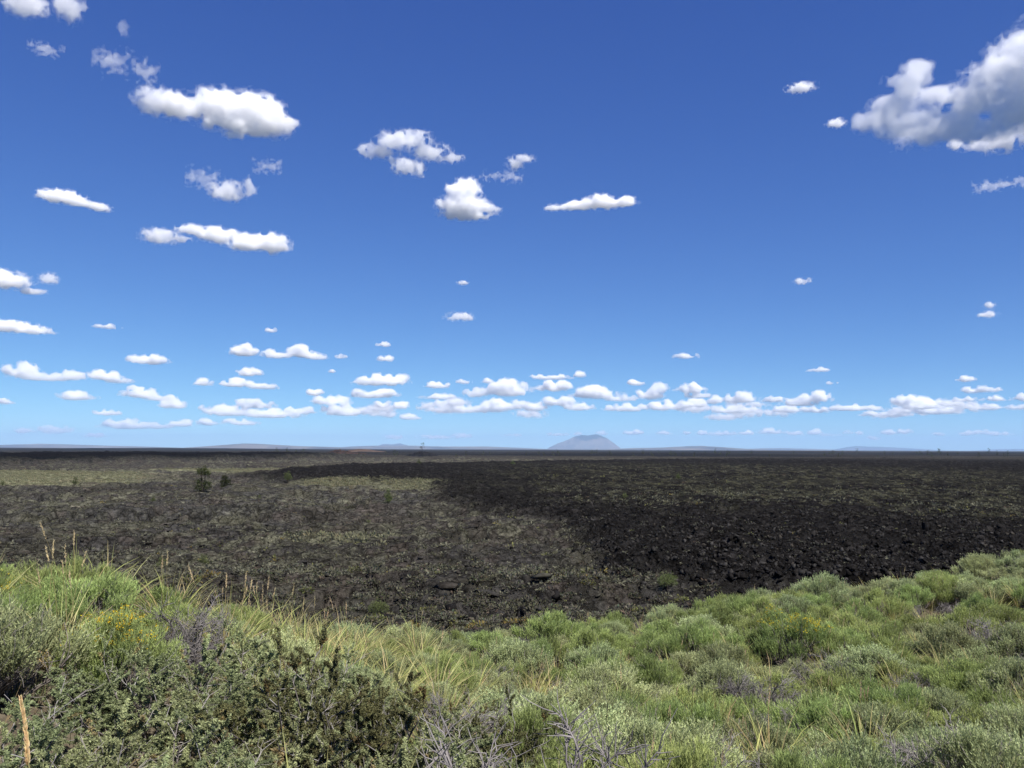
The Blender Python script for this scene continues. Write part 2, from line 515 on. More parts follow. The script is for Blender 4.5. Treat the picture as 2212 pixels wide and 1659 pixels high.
def land(x, y):
    """Height and colour of the lava plain at plan position x, y."""
    r = np.sqrt(x * x + y * y)
    near = 1 - smoothstep(700, 2500, r)
    wx = x + 2.2 * fbm(x / 9, y / 9, 3, 5) * np.maximum(r / 90, .6)
    wy = y + 2.2 * fbm(x / 9 + 31, y / 9, 3, 6) * np.maximum(r / 90, .6)
    flow = soft_poly(wx, wy, FLOW_G, 2.2)
    mixed = soft_poly(wx, wy, MIXED_G, 14, 13)
    ridge = soft_poly(wx, wy, RIDGE_G, 3.0)
    sage = np.zeros(x.shape)
    rag = smoothstep(-.7, -.15, fbm(x / 4, y / 6, 4, 7))
    for pi, p in enumerate(SAGES_G):
        sage = np.maximum(sage, soft_poly(wx, wy, p, 3.2) * rag * (.2 if pi == 4 else .95))
    z = 0.55 * fbm(x / 34, y / 34, 2, 11) * near
    # ropy pahoehoe: hummocks, broken slabs with deep joints
    hum = fbm(x / 11, y / 11, 3, 21)
    rid = 1 - np.abs(vnoise(x / 6.5 + .3 * hum, y / 6.5, 31))
    slab, joint = blocks(x / 2.6 + .35 * hum, y / 2.6 + .25 * fbm(x / 3, y / 3, 2, 77), 41)
    slab2, joint2 = blocks(x / .95, y / .95, 47)
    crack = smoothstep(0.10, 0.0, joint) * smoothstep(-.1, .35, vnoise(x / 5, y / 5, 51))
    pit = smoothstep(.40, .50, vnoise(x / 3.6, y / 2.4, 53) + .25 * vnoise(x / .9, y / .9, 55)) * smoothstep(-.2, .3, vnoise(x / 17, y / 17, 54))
    st = 5.0 * fbm(x / 17, y / 9, 3, 57) + 1.2 * vnoise(x / 2.3, y / 2.3, 58)
    ledge = (np.floor(st) + smoothstep(.86, 1.0, st - np.floor(st))) * .26
    fine = fbm(x / .8, y / .8, 2, 59)
    pah = ledge + .07 * fine + 0.34 * hum + 0.30 * rid ** 3 + 0.11 * slab + 0.07 * slab2 - 0.5 * crack - 1.2 * pit - .05 * smoothstep(.08, 0, joint2)
    # broken clinker of the younger flow
    b1, e1 = blocks(x / 1.5, y / 1.5, 61)
    b2, e2 = blocks(x / .62, y / .62, 67)
    b0 = fbm(x / 7, y / 7, 3, 71)
    aa = 0.55 * b0 + .45 * (1 - np.abs(vnoise(x / 13, y / 9, 73))) ** 2 + 0.26 * b1 + 0.17 * b2 - .22 * smoothstep(.12, 0, e1) - .10 * smoothstep(.1, 0, e2)
    aa = np.where(mixed > 0, aa * (1 - .45 * mixed) + .25 * mixed * rid ** 2, aa)
    zz = pah * (1 - flow) + (aa + 1.25) * flow
    zz = zz * (1 - .75 * sage) + .15 * sage
    zz = zz + ridge * (4.6 + 1.6 * fbm(x / 40, y / 40, 3, 81))
    z = z + zz * near
    farw = smoothstep(400, 1500, r)
    z = z + farw * 2.2 * fbm(x / 420, y / 420, 3, 91) * (1 - smoothstep(9000, 20000, r))
    # colours
    k = lambda *c: np.array(c, dtype=float)
    t = lambda a, b, w: a * (1 - w[..., None]) + b * w[..., None]
    lich = smoothstep(-.15, .5, fbm(x / 5, y / 5, 4, 101))
    big = smoothstep(-.4, .4, fbm(x / 45, y / 60, 3, 103))
    h2 = _hash(np.floor(x / .7), np.floor(y / .7), 107)
    col = np.broadcast_to(k(.036, .0345, .0315), x.shape + (3,)).copy()
    col = t(col, k(.050, .048, .033), lich * .75)
    col = t(col, k(.020, .018, .0165), (1 - big) * .5)
    col = t(col, k(.040, .035, .030), smoothstep(.25, .6, vnoise(x / 8, y / 8, 109)) * .5)
    col = t(col, k(.011, .0105, .010), np.clip(crack + pit * .6 + .5 * smoothstep(.06, 0, joint2), 0, 1) * .8)  # cracks, pits and joints coloured dark, standing in for the shade of deep holes
    spot = np.maximum(smoothstep(.22, .34, fbm(x / 1.1, y / 1.6, 2, 131)), smoothstep(.28, .40, fbm(x / 2.6, y / 4.6, 4, 133)))
    spot = spot * smoothstep(-.5, .3, fbm(x / 22, y / 30, 3, 135)) * (1 - pit) * smoothstep(35, 75, r)
    col = t(col, k(.085, .084, .058), spot * .7)
    col = t(col, k(.046, .038, .032), smoothstep(.3, .45, fbm(x / 2.1, y / 3.2, 2, 137)) * .45)
    col = col * 1.28
    ac = np.broadcast_to(k(.0115, .0108, .0106), x.shape + (3,)).copy()
    ac = t(ac, k(.028, .026, .025), smoothstep(.72, 1.0, h2) * .8)
    mix_n = mixed * smoothstep(-.35, .3, fbm(x / 10, y / 10, 4, 113))
    ac = t(ac, k(.022, .0215, .017), mix_n * .8)
    ac = t(ac, k(.050, .049, .032), mixed * smoothstep(.2, .34, fbm(x / 2.0, y / 4.5, 3, 139)) * .75)
    col = t(col, ac, flow)
    col = t(col, k(.0075, .0075, .0085), ridge)
    sg = smoothstep(-.5, .3, fbm(x / 1.3, y / 1.3, 3, 117))
    sc = t(np.broadcast_to(k(.115, .112, .066), x.shape + (3,)), k(.185, .188, .112), sg)
    sc = t(sc, k(.18, .152, .095), smoothstep(.2, .6, fbm(x / 12, y / 12, 3, 119)) * .6)
    col = t(col, sc, sage)
    # far plain: older flows and brush in long bands
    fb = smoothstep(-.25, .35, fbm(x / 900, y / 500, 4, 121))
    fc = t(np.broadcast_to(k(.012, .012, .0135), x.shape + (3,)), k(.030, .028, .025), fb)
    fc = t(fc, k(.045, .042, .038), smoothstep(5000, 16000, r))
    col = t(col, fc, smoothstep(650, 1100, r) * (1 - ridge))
    return z, col


# polar sheet: close rows near the viewpoint, out to the horizon
ang = np.concatenate([np.linspace(-35.0, 35.0, 620), np.linspace(40, 320, 50)]) * math.pi / 180
rr = [8.0]
while rr[-1] < 60000:
    q = rr[-1]
    rr.append(q * (1.06 if q < 30 else 1.0036 if q < 100 else 1.006 if q < 160 else 1.0095 if q < 700 else 1.03 if q < 4000 else 1.09))
rr = np.array(rr)
A, Rr = np.meshgrid(ang, rr)
GX, GY = np.sin(A) * Rr, np.cos(A) * Rr
GZ, GC = land(GX, GY)
nr, na = GX.shape
ii = np.arange(nr * na).reshape(nr, na)
nxt = np.roll(ii, -1, axis=1)
Q = np.stack([ii[:-1], nxt[:-1], nxt[1:], ii[1:]], -1).reshape(-1, 4)[:, ::-1]


def ground_mat(name, noise_scale, bump, rough=0.95):
    m, nt, out = new_mat(name)
    p = nt.nodes.new('ShaderNodeBsdfPrincipled')
    p.inputs['Roughness'].default_value = rough
    p.inputs['Specular IOR Level'].default_value = 0.0
    at = nt.nodes.new('ShaderNodeAttribute'); at.attribute_name = 'tint'
    tc = nt.nodes.new('ShaderNodeTexCoord')
    nz = nt.nodes.new('ShaderNodeTexNoise'); nz.inputs['Scale'].default_value = noise_scale; nz.inputs['Detail'].default_value = 6
    nz.inputs['Roughness'].default_value = 0.7
    nt.links.new(tc.outputs['Object'], nz.inputs['Vector'])
    mr = nt.nodes.new('ShaderNodeMapRange'); mr.inputs['From Min'].default_value = .3; mr.inputs['From Max'].default_value = .7
    mr.inputs['To Min'].default_value = .4; mr.inputs['To Max'].default_value = 1.7
    nt.links.new(nz.outputs['Fac'], mr.inputs['Value'])
    mx = nt.nodes.new('ShaderNodeMix'); mx.data_type = 'RGBA'; mx.blend_type = 'MULTIPLY'; mx.inputs['Factor'].default_value = 1
    cc = nt.nodes.new('ShaderNodeCombineColor')
    for i in range(3):
        nt.links.new(mr.outputs[0], cc.inputs[i])
    nt.links.new(at.outputs['Color'], mx.inputs[6]); nt.links.new(cc.outputs[0], mx.inputs[7])
    nt.links.new(mx.outputs[2], p.inputs['Base Color'])
    if bump:
        b = nt.nodes.new('ShaderNodeBump'); b.inputs['Strength'].default_value = bump; b.inputs['Distance'].default_value = 0.08
        nt.links.new(nz.outputs['Fac'], b.inputs['Height']); nt.links.new(b.outputs[0], p.inputs['Normal'])
    nt.links.new(p.outputs[0], out.inputs['Surface'])
    return m


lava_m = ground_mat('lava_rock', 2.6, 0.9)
nt = lava_m.node_tree                                # crust: joints between plates, darkened in place of crevice shade, and coarse lichen mottling
mul = next(n for n in nt.nodes if n.type == 'MIX')
bsdf = next(n for n in nt.nodes if n.type == 'BSDF_PRINCIPLED')
tco = next(n for n in nt.nodes if n.type == 'TEX_COORD')
n2 = nt.nodes.new('ShaderNodeTexNoise'); n2.inputs['Scale'].default_value = .55; n2.inputs['Detail'].default_value = 9; n2.inputs['Roughness'].default_value = .78
nt.links.new(tco.outputs['Object'], n2.inputs['Vector'])
vm = nt.nodes.new('ShaderNodeVectorMath'); vm.operation = 'MULTIPLY_ADD'; vm.inputs[1].default_value = (1.6, 1.6, 1.6)
nt.links.new(n2.outputs['Color'], vm.inputs[0]); nt.links.new(tco.outputs['Object'], vm.inputs[2])
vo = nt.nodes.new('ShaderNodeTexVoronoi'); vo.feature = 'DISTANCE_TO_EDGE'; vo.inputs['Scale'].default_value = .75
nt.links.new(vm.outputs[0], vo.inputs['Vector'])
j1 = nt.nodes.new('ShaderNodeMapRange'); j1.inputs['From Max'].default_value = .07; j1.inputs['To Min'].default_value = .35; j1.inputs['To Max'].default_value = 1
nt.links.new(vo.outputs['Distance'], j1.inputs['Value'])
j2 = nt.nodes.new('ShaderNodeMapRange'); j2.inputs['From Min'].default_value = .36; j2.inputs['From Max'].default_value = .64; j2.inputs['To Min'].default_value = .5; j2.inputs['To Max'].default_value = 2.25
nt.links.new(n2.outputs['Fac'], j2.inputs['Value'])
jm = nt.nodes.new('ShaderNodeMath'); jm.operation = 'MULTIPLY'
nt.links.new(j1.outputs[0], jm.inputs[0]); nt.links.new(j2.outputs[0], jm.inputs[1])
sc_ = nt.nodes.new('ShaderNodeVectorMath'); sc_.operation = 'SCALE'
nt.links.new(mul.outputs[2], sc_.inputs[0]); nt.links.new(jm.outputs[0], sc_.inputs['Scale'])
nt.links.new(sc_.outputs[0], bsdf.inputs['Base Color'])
b2 = nt.nodes.new('ShaderNodeBump'); b2.inputs['Strength'].default_value = .8; b2.inputs['Distance'].default_value = .35
old = next(n for n in nt.nodes if n.type == 'BUMP')
nt.links.new(jm.outputs[0], b2.inputs['Height']); nt.links.new(old.outputs[0], b2.inputs['Normal']); nt.links.new(b2.outputs[0], bsdf.inputs['Normal'])
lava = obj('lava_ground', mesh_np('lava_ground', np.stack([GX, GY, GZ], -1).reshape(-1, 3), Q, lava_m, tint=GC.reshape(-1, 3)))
tag(lava, 'dark lava plain with brown crust, black rubble and pale brush patches reaching the horizon', kind='structure')


def ground_z(x, y):
    return land(np.atleast_1d(np.asarray(x, float)), np.atleast_1d(np.asarray(y, float)))[0]


# the brushy hillside the viewer stands on: smooth surface through measured spots
CREST = [(-300, 1235, 7.5), (0, 1238, 8.5), (100, 1240, 9.0), (300, 1282, 11.0), (500, 1332, 14.0), (700, 1372, 18.0), (900, 1382, 20.0), (1106, 1382, 21.0),
         (1400, 1336, 22.0), (1600, 1297, 23.0), (1900, 1262, 24.0), (2100, 1240, 25.5), (2212, 1215, 26.0), (2500, 1180, 27.0)]
pts = []
for a, b, y in CREST:
    q = at_depth(a, b, y); w_ = np.interp(a, [-300, 120, 280, 600, 1000, 1400], [.40, .42, .85, .95, .70, .58])
    pts.append((q[0], q[1], q[2] - w_))
    pts.append((q[0] * 1.45, q[1] * 1.45, q[2] - w_ - .32 * y - .6))
    pts.append((q[0] * 2.1, q[1] * 2.1, -2.5))
for a, b, y, h in [(1860, 1600, 9.5, .7), (1400, 1500, 12, .7), (1300, 1600, 7.5, .75), (1106, 1440, 14, .7), (2100, 1450, 13, .7), (1700, 1400, 16, .7),
                   (200, 1450, 5, 1.0), (500, 1450, 6, 1.0), (850, 1440, 7.5, .95), (800, 1600, 4, 1.), (200, 1620, 3.3, 1.0), (2150, 1330, 19, .7), (1250, 1400, 17, .65)]:
    q = at_depth(a, b, y); pts.append((q[0], q[1], q[2] - h))
pts += [(0, 0, EYE - 1.65), (0, 2.2, EYE - 1.85), (-8, -3, EYE - 1.1), (8, -3, EYE - 2.0), (0, -12, EYE - .6), (-25, 0, EYE - 1.5), (28, 0, EYE - 3.0), (5, 3, EYE - 2.4), (-4, 1, EYE - 1.6),
        (-25, -12, EYE - .8), (28, -12, EYE - 1.8), (34, 14, EYE - 3.5)]
PT = np.array(pts)


def tps(d):
    return np.where(d > 1e-9, d * d * np.log(np.maximum(d, 1e-9)), 0)


nP = len(PT)
Kp = tps(np.hypot(PT[:, None, 0] - PT[None, :, 0], PT[:, None, 1] - PT[None, :, 1])) + 2.0 * np.eye(nP)
Pm = np.c_[np.ones(nP), PT[:, :2]]
sol = np.linalg.solve(np.block([[Kp, Pm], [Pm.T, np.zeros((3, 3))]]), np.r_[PT[:, 2], 0, 0, 0])


def crest_y(x, y):
    px = 1106 + FPX * x / np.maximum(y, .1)
    return np.interp(px, [c[0] for c in CREST], [c[2] for c in CREST])


def hill_z(x, y):
    x = np.asarray(x, float); y = np.asarray(y, float)
    z = sol[nP] + sol[nP + 1] * x + sol[nP + 2] * y
    for i in range(nP):
        z = z + sol[i] * tps(np.hypot(x - PT[i, 0], y - PT[i, 1]))
    return z - 4.0 * smoothstep(1.25, 2.0, y / crest_y(x, y)) + .06 * fbm(x / 1.2, y / 1.2, 3, 301)


hx, hy = np.meshgrid(np.arange(-40, 46, .45), np.arange(-12, 56, .45))
hz = np.maximum(hill_z(hx, hy), -4.0)
nh, mh = hx.shape
ih = np.arange(nh * mh).reshape(nh, mh)
HQ = np.stack([ih[:-1, :-1], ih[:-1, 1:], ih[1:, 1:], ih[1:, :-1]], -1).reshape(-1, 4)
sn = smoothstep(-.3, .4, fbm(hx / 1.5, hy / 1.5, 3, 311))[..., None]
hc = np.array([.060, .048, .037]) * (1 - sn) + np.array([.105, .088, .062]) * sn
hill = obj('hillside', mesh_np('hillside', np.stack([hx, hy, hz], -1).reshape(-1, 3), HQ, ground_mat('hill_soil', 9.0, .6), True, hc.reshape(-1, 3)))
tag(hill, 'grey-brown soil of the brushy hillside in the foreground', kind='structure')

# far hills: real mounds at their own distances
def far_hill(name, label, dist, prof, depth_m, col_a, col_b, seed, gully=.12, patch=0.0, base=971.0):
    """prof: (bearing, summit row) pairs of the skyline; the mound is depth_m deep."""
    u = dist / FPX
    a0, a1 = prof[0][0], prof[-1][0]
    g = np.linspace(a0, a1, 110)
    hgt = np.interp(g, [p[0] for p in prof], [base - p[1] for p in prof])
    v = np.linspace(-1, 1, 24)
    G, Vv = np.meshgrid(g, v)
    H = np.interp(G, g, hgt)
    cx0 = (G - 1106) * u
    n = fbm(G / (a1 - a0) * 14, Vv * 4, 5, seed)
    rg = 1 - np.abs(vnoise(G / (a1 - a0) * 22 + .6 * n, Vv * 2.2 + n * .4, seed + 9))
    shape = np.clip(1 - Vv ** 2, 0, 1) ** .8
    z = H * u * shape * (1 + gully * (rg - .75) * (1.3 - shape) + .05 * n * (1 - shape)) - 3
    x = cx0 * (1 + Vv * depth_m / dist); y = dist + Vv * depth_m
    ih = np.arange(G.size).reshape(G.shape)
    q = np.stack([ih[:-1, :-1], ih[:-1, 1:], ih[1:, 1:], ih[1:, :-1]], -1).reshape(-1, 4)
    w = smoothstep(-.2, .35, fbm(G / (a1 - a0) * 9, Vv * 5, 4, seed + 3))
    if patch:
        w = np.maximum(w * .4, smoothstep(patch, patch + .18, shape * H / hgt.max() + .25 * n))
    c = np.array(col_a) * (1 - w[..., None]) + np.array(col_b) * w[..., None]
    o = obj(name, mesh_np(name, np.stack([x, y, z], -1).reshape(-1, 3), q, far_m, True, c.reshape(-1, 3)))
    return tag(o, label, kind='structure')


far_m = ground_mat('far_slope', 0.0004, 0.0)
TAN, DRK, PINE_ = (.13, .105, .08), (.07, .058, .05), (.030, .038, .030)
far_hill('butte_hill', 'broad blue-grey butte standing alone above the horizon', 46000, [(1181, 971), (1186, 967), (1206, 957.5), (1226, 950.5), (1241, 943.5), (1252, 940.8), (1259, 939.0), (1268, 940.6), (1276, 939.0), (1283, 937.4), (1291, 938.6), (1300, 941.8), (1312, 947), (1326, 956.5), (1338, 966), (1343, 971)], 1700, (.15, .125, .10), PINE_, 401, .15, .58)
far_hill('low_hill', 'low smooth rise on the skyline at the far left', 32000, [(-300, 966), (-60, 967), (30, 964.5), (90, 962.5), (150, 963.5), (230, 966), (330, 968), (430, 971)], 2500, TAN, DRK, 411)
far_hill('low_hill', 'gentle dome on the skyline left of the centre', 27000, [(380, 971), (440, 967), (490, 963), (530, 960.2), (560, 960.8), (600, 963), (650, 965.5), (720, 967), (800, 971)], 2200, TAN, DRK, 421)
far_hill('low_hill', 'long low rise behind the dark cone on the skyline', 34000, [(700, 971), (760, 966), (830, 963.5), (900, 964), (960, 965.5), (1050, 965), (1120, 967.5), (1200, 971)], 2600, TAN, DRK, 431)
far_hill('twin_butte', 'pale twin peaks on the skyline left of the butte', 52000, [(812, 969), (826, 961.5), (838, 960), (848, 961.5), (858, 959), (868, 959.5), (880, 963), (892, 969)], 1500, DRK, PINE_, 441, .4)
far_hill('low_hill', 'wide low shield rise on the skyline right of the butte', 30000, [(1300, 971), (1360, 967.5), (1430, 966), (1480, 963), (1515, 962), (1550, 964), (1610, 968), (1680, 971)], 2500, TAN, DRK, 451)
far_hill('low_hill', 'very low blue rise on the skyline right of centre', 45000, [(1560, 974), (1640, 969.5), (1690, 969), (1760, 970.5), (1860, 974)], 2500, TAN, DRK, 461, base=973.5)
far_hill('far_mountain', 'faint blue mountains on the skyline at the right', 59000, [(1790, 974), (1830, 966.5), (1850, 964.5), (1880, 966), (1905, 966), (1950, 968.5), (2000, 971), (2050, 974)], 900, DRK, PINE_, 471, .5, base=974)
far_hill('far_mountain', 'faint low mountains on the skyline at the right edge', 59000, [(2090, 975), (2150, 971), (2190, 970), (2260, 971), (2330, 975)], 900, DRK, PINE_, 481, .5, base=974.5)
# middle-distance knolls on the plain, about a kilometre off
far_hill('cinder_knoll', 'rusty brown jagged cinder knoll on the plain left of centre', 1500, [(690, 981), (712, 974), (725, 969.5), (735, 967.5), (742, 970.5), (752, 970), (765, 974), (790, 976), (815, 981)], 35, (.050, .033, .027), (.024, .019, .018), 491, .8, base=981)
far_hill('cinder_knoll', 'smooth tan cinder slope beside the rusty knoll', 2100, [(735, 979), (757, 971), (775, 968.5), (795, 969), (815, 972), (840, 975), (870, 979)], 60, (.10, .072, .056), (.065, .048, .04), 495, .1, base=978.5)
far_hill('lava_knoll', 'black lava knoll with a lone tree on the skyline', 1150, [(868, 984), (888, 975), (905, 971), (915, 969.5), (926, 972), (938, 975), (960, 984)], 28, (.016, .015, .016), (.011, .011, .012), 497, .6, base=984)
far_hill('lava_knoll', 'low black lava mound on the plain near the right', 900, [(1868, 989), (1890, 981), (1910, 978), (1930, 980), (1952, 989)], 25, (.018, .017, .017), (.012, .012, .012), 499, .5, base=988)
far_hill('lava_ridge', 'flat brown lava bench along the skyline at the right', 3800, [(1480, 977), (1600, 974.3), (1720, 973.2), (1850, 974.5), (1950, 975.5), (2050, 975), (2180, 976.5), (2300, 977.5), (2420, 981)], 260, (.036, .031, .027), (.024, .022, .021), 503, .4, base=978)
far_hill('lava_ridge', 'dark lava bench along the skyline at the left', 5200, [(-250, 974), (0, 970.5), (150, 971), (330, 969.8), (520, 970.3), (700, 972), (760, 974)], 300, (.020, .020, .022), (.012, .012, .014), 507, .4, base=974)

# air: even haze round the whole plain, below the clouds
hb = 63000.0
HV = np.array([[sx * hb, sy * hb, z] for z in (-60.0, 930.0) for sy in (-1, 1) for sx in (-1, 1)])
HF = np.array([[0, 2, 3, 1], [4, 5, 7, 6], [0, 1, 5, 4], [2, 6, 7, 3], [0, 4, 6, 2], [1, 3, 7, 5]])
hm, hnt, hout = new_mat('haze_air')
pv = hnt.nodes.new('ShaderNodeVolumePrincipled')
pv.inputs['Color'].default_value = (.46, .69, 1.0, 1)
pv.inputs['Density'].default_value = 2.3e-5
pv.inputs['Anisotropy'].default_value = 0.0
hnt.links.new(pv.outputs[0], hout.inputs['Volume'])
haze = obj('haze', mesh_np('haze', HV, HF, hm))
tag(haze, 'thin blue summer haze over the plain', kind='stuff')
# ------------------------------------------------------------------ plants: shared builders
def leaf_mat(name, transl=0.35, vary=0.35, rough_spec=0.15, hue=0.026):
    m, nt, out = new_mat(name)
    at = nt.nodes.new('ShaderNodeAttribute'); at.attribute_name = 'tint'
    oi = nt.nodes.new('ShaderNodeObjectInfo')
    mr = nt.nodes.new('ShaderNodeMapRange')
    mr.inputs['To Min'].default_value = 1 - vary; mr.inputs['To Max'].default_value = 1 + vary
    nt.links.new(oi.outputs['Random'], mr.inputs['Value'])
    m2 = nt.nodes.new('ShaderNodeMath'); m2.operation = 'MULTIPLY'; m2.inputs[1].default_value = 7.31
    m3 = nt.nodes.new('ShaderNodeMath'); m3.operation = 'FRACT'
    nt.links.new(oi.outputs['Random'], m2.inputs[0]); nt.links.new(m2.outputs[0], m3.inputs[0])
    mh = nt.nodes.new('ShaderNodeMapRange'); mh.inputs['To Min'].default_value = .5 - hue; mh.inputs['To Max'].default_value = .5 + hue * .2
    nt.links.new(m3.outputs[0], mh.inputs['Value'])
    hs = nt.nodes.new('ShaderNodeHueSaturation')
    nt.links.new(at.outputs['Color'], hs.inputs['Color']); nt.links.new(mr.outputs[0], hs.inputs['Value']); nt.links.new(mh.outputs[0], hs.inputs['Hue'])
    d = nt.nodes.new('ShaderNodeBsdfDiffuse'); t = nt.nodes.new('ShaderNodeBsdfTranslucent'); mx = nt.nodes.new('ShaderNodeMixShader')
    mx.inputs[0].default_value = transl
    nt.links.new(hs.outputs[0], d.inputs[0]); nt.links.new(hs.outputs[0], t.inputs[0])
    nt.links.new(d.outputs[0], mx.inputs[1]); nt.links.new(t.outputs[0], mx.inputs[2])
    nt.links.new(mx.outputs[0], out.inputs['Surface'])
    return m


M_leaf = leaf_mat('leaf', .36, .22)
M_twig = leaf_mat('twig', 0.0, .2, hue=.0)
M_flower = leaf_mat('petal', .3, .1, hue=.01)
M_grass = leaf_mat('grass_blade', .4, .2, hue=.02)
M_pine = leaf_mat('pine_needle', .2, .2, hue=.02)


def unit(v):
    return v / np.maximum(np.linalg.norm(v, axis=-1, keepdims=True), 1e-9)


def perp(d, rng):
    r = rng.normal(size=d.shape)
    r = r - d * (r * d).sum(-1, keepdims=True)
    return unit(r)


def tri_leaves(P, D, ln, wd, rng):
    """One slender triangle per leaf."""
    n = len(P)
    W = perp(D, rng) * wd[:, None] * .5
    V = np.stack([P - W, P + W, P + D * ln[:, None]], 1).reshape(-1, 3)
    return V, np.arange(3 * n).reshape(n, 3)


def quad_leaves(P, D, ln, wd, rng, mid=.62):
    """One lozenge per leaf."""
    n = len(P)
    W = perp(D, rng) * wd[:, None] * .5
    M = P + D * (ln * mid)[:, None]
    V = np.stack([P, M + W, P + D * ln[:, None], M - W], 1).reshape(-1, 3)
    return V, np.arange(4 * n).reshape(n, 4)


def tubes(P, R, sides=3):
    """P (n,k,3) paths, R (n,k) radii -> open-ended prisms as quads."""
    n, k, _ = P.shape
    T = unit(np.gradient(P, axis=1))
    ref = np.zeros_like(T); ref[..., 0] = 1
    ref[np.abs(T[..., 0]) > .8] = (0, 1, 0)
    A = unit(np.cross(T, ref)); B = np.cross(T, A)
    a = np.arange(sides) * 2 * math.pi / sides
    V = P[:, :, None] + R[:, :, None, None] * (A[:, :, None] * np.cos(a)[None, None, :, None] + B[:, :, None] * np.sin(a)[None, None, :, None])
    idx = np.arange(n * k * sides).reshape(n, k, sides)
    nx = np.roll(idx, -1, axis=2)
    Q = np.stack([idx[:, :-1], nx[:, :-1], nx[:, 1:], idx[:, 1:]], -1).reshape(-1, 4)
    return V.reshape(-1, 3), Q


def merge(parts):
    Vs, Fs, Ts, o = [], [], [], 0
    for V, F, T in parts:
        Vs.append(V); Fs.append(F + o); Ts.append(np.broadcast_to(T, (len(V), 3))); o += len(V)
    return np.concatenate(Vs), np.concatenate(Fs), np.concatenate(Ts)


def grow(P0, D0, L, k, curl, lift, rng):
    """Wandering paths from P0 along D0."""
    n = len(P0)
    P = np.zeros((n, k, 3)); P[:, 0] = P0
    d = D0.copy()
    for i in range(1, k):
        d = unit(d + rng.normal(size=d.shape) * curl + np.array([0, 0, lift]))
        P[:, i] = P[:, i - 1] + d * (L / (k - 1))[:, None]
    return P


def children_of(P, m, rng, lo=.25, hi=1.0, spread=.9):
    """m start points and directions along each path."""
    n, k, _ = P.shape
    t = rng.uniform(lo, hi, (n, m)) * (k - 1)
    i = np.minimum(t.astype(int), k - 2); f = (t - i)[..., None]
    r = np.arange(n)[:, None]
    S = P[r, i] * (1 - f) + P[r, i + 1] * f
    T = unit(P[r, i + 1] - P[r, i]).reshape(-1, 3)
    D = unit(T + perp(T, rng) * spread * rng.uniform(.6, 1.2, (len(T), 1)))
    return S.reshape(-1, 3), D


def jitter(c, n, rng, s=.18):
    c = np.asarray(c, float)
    return np.clip(c * (1 + rng.normal(size=(n, 1)) * s) * (1 + rng.normal(size=(n, 3)) * s * .35), 0.004, 1)


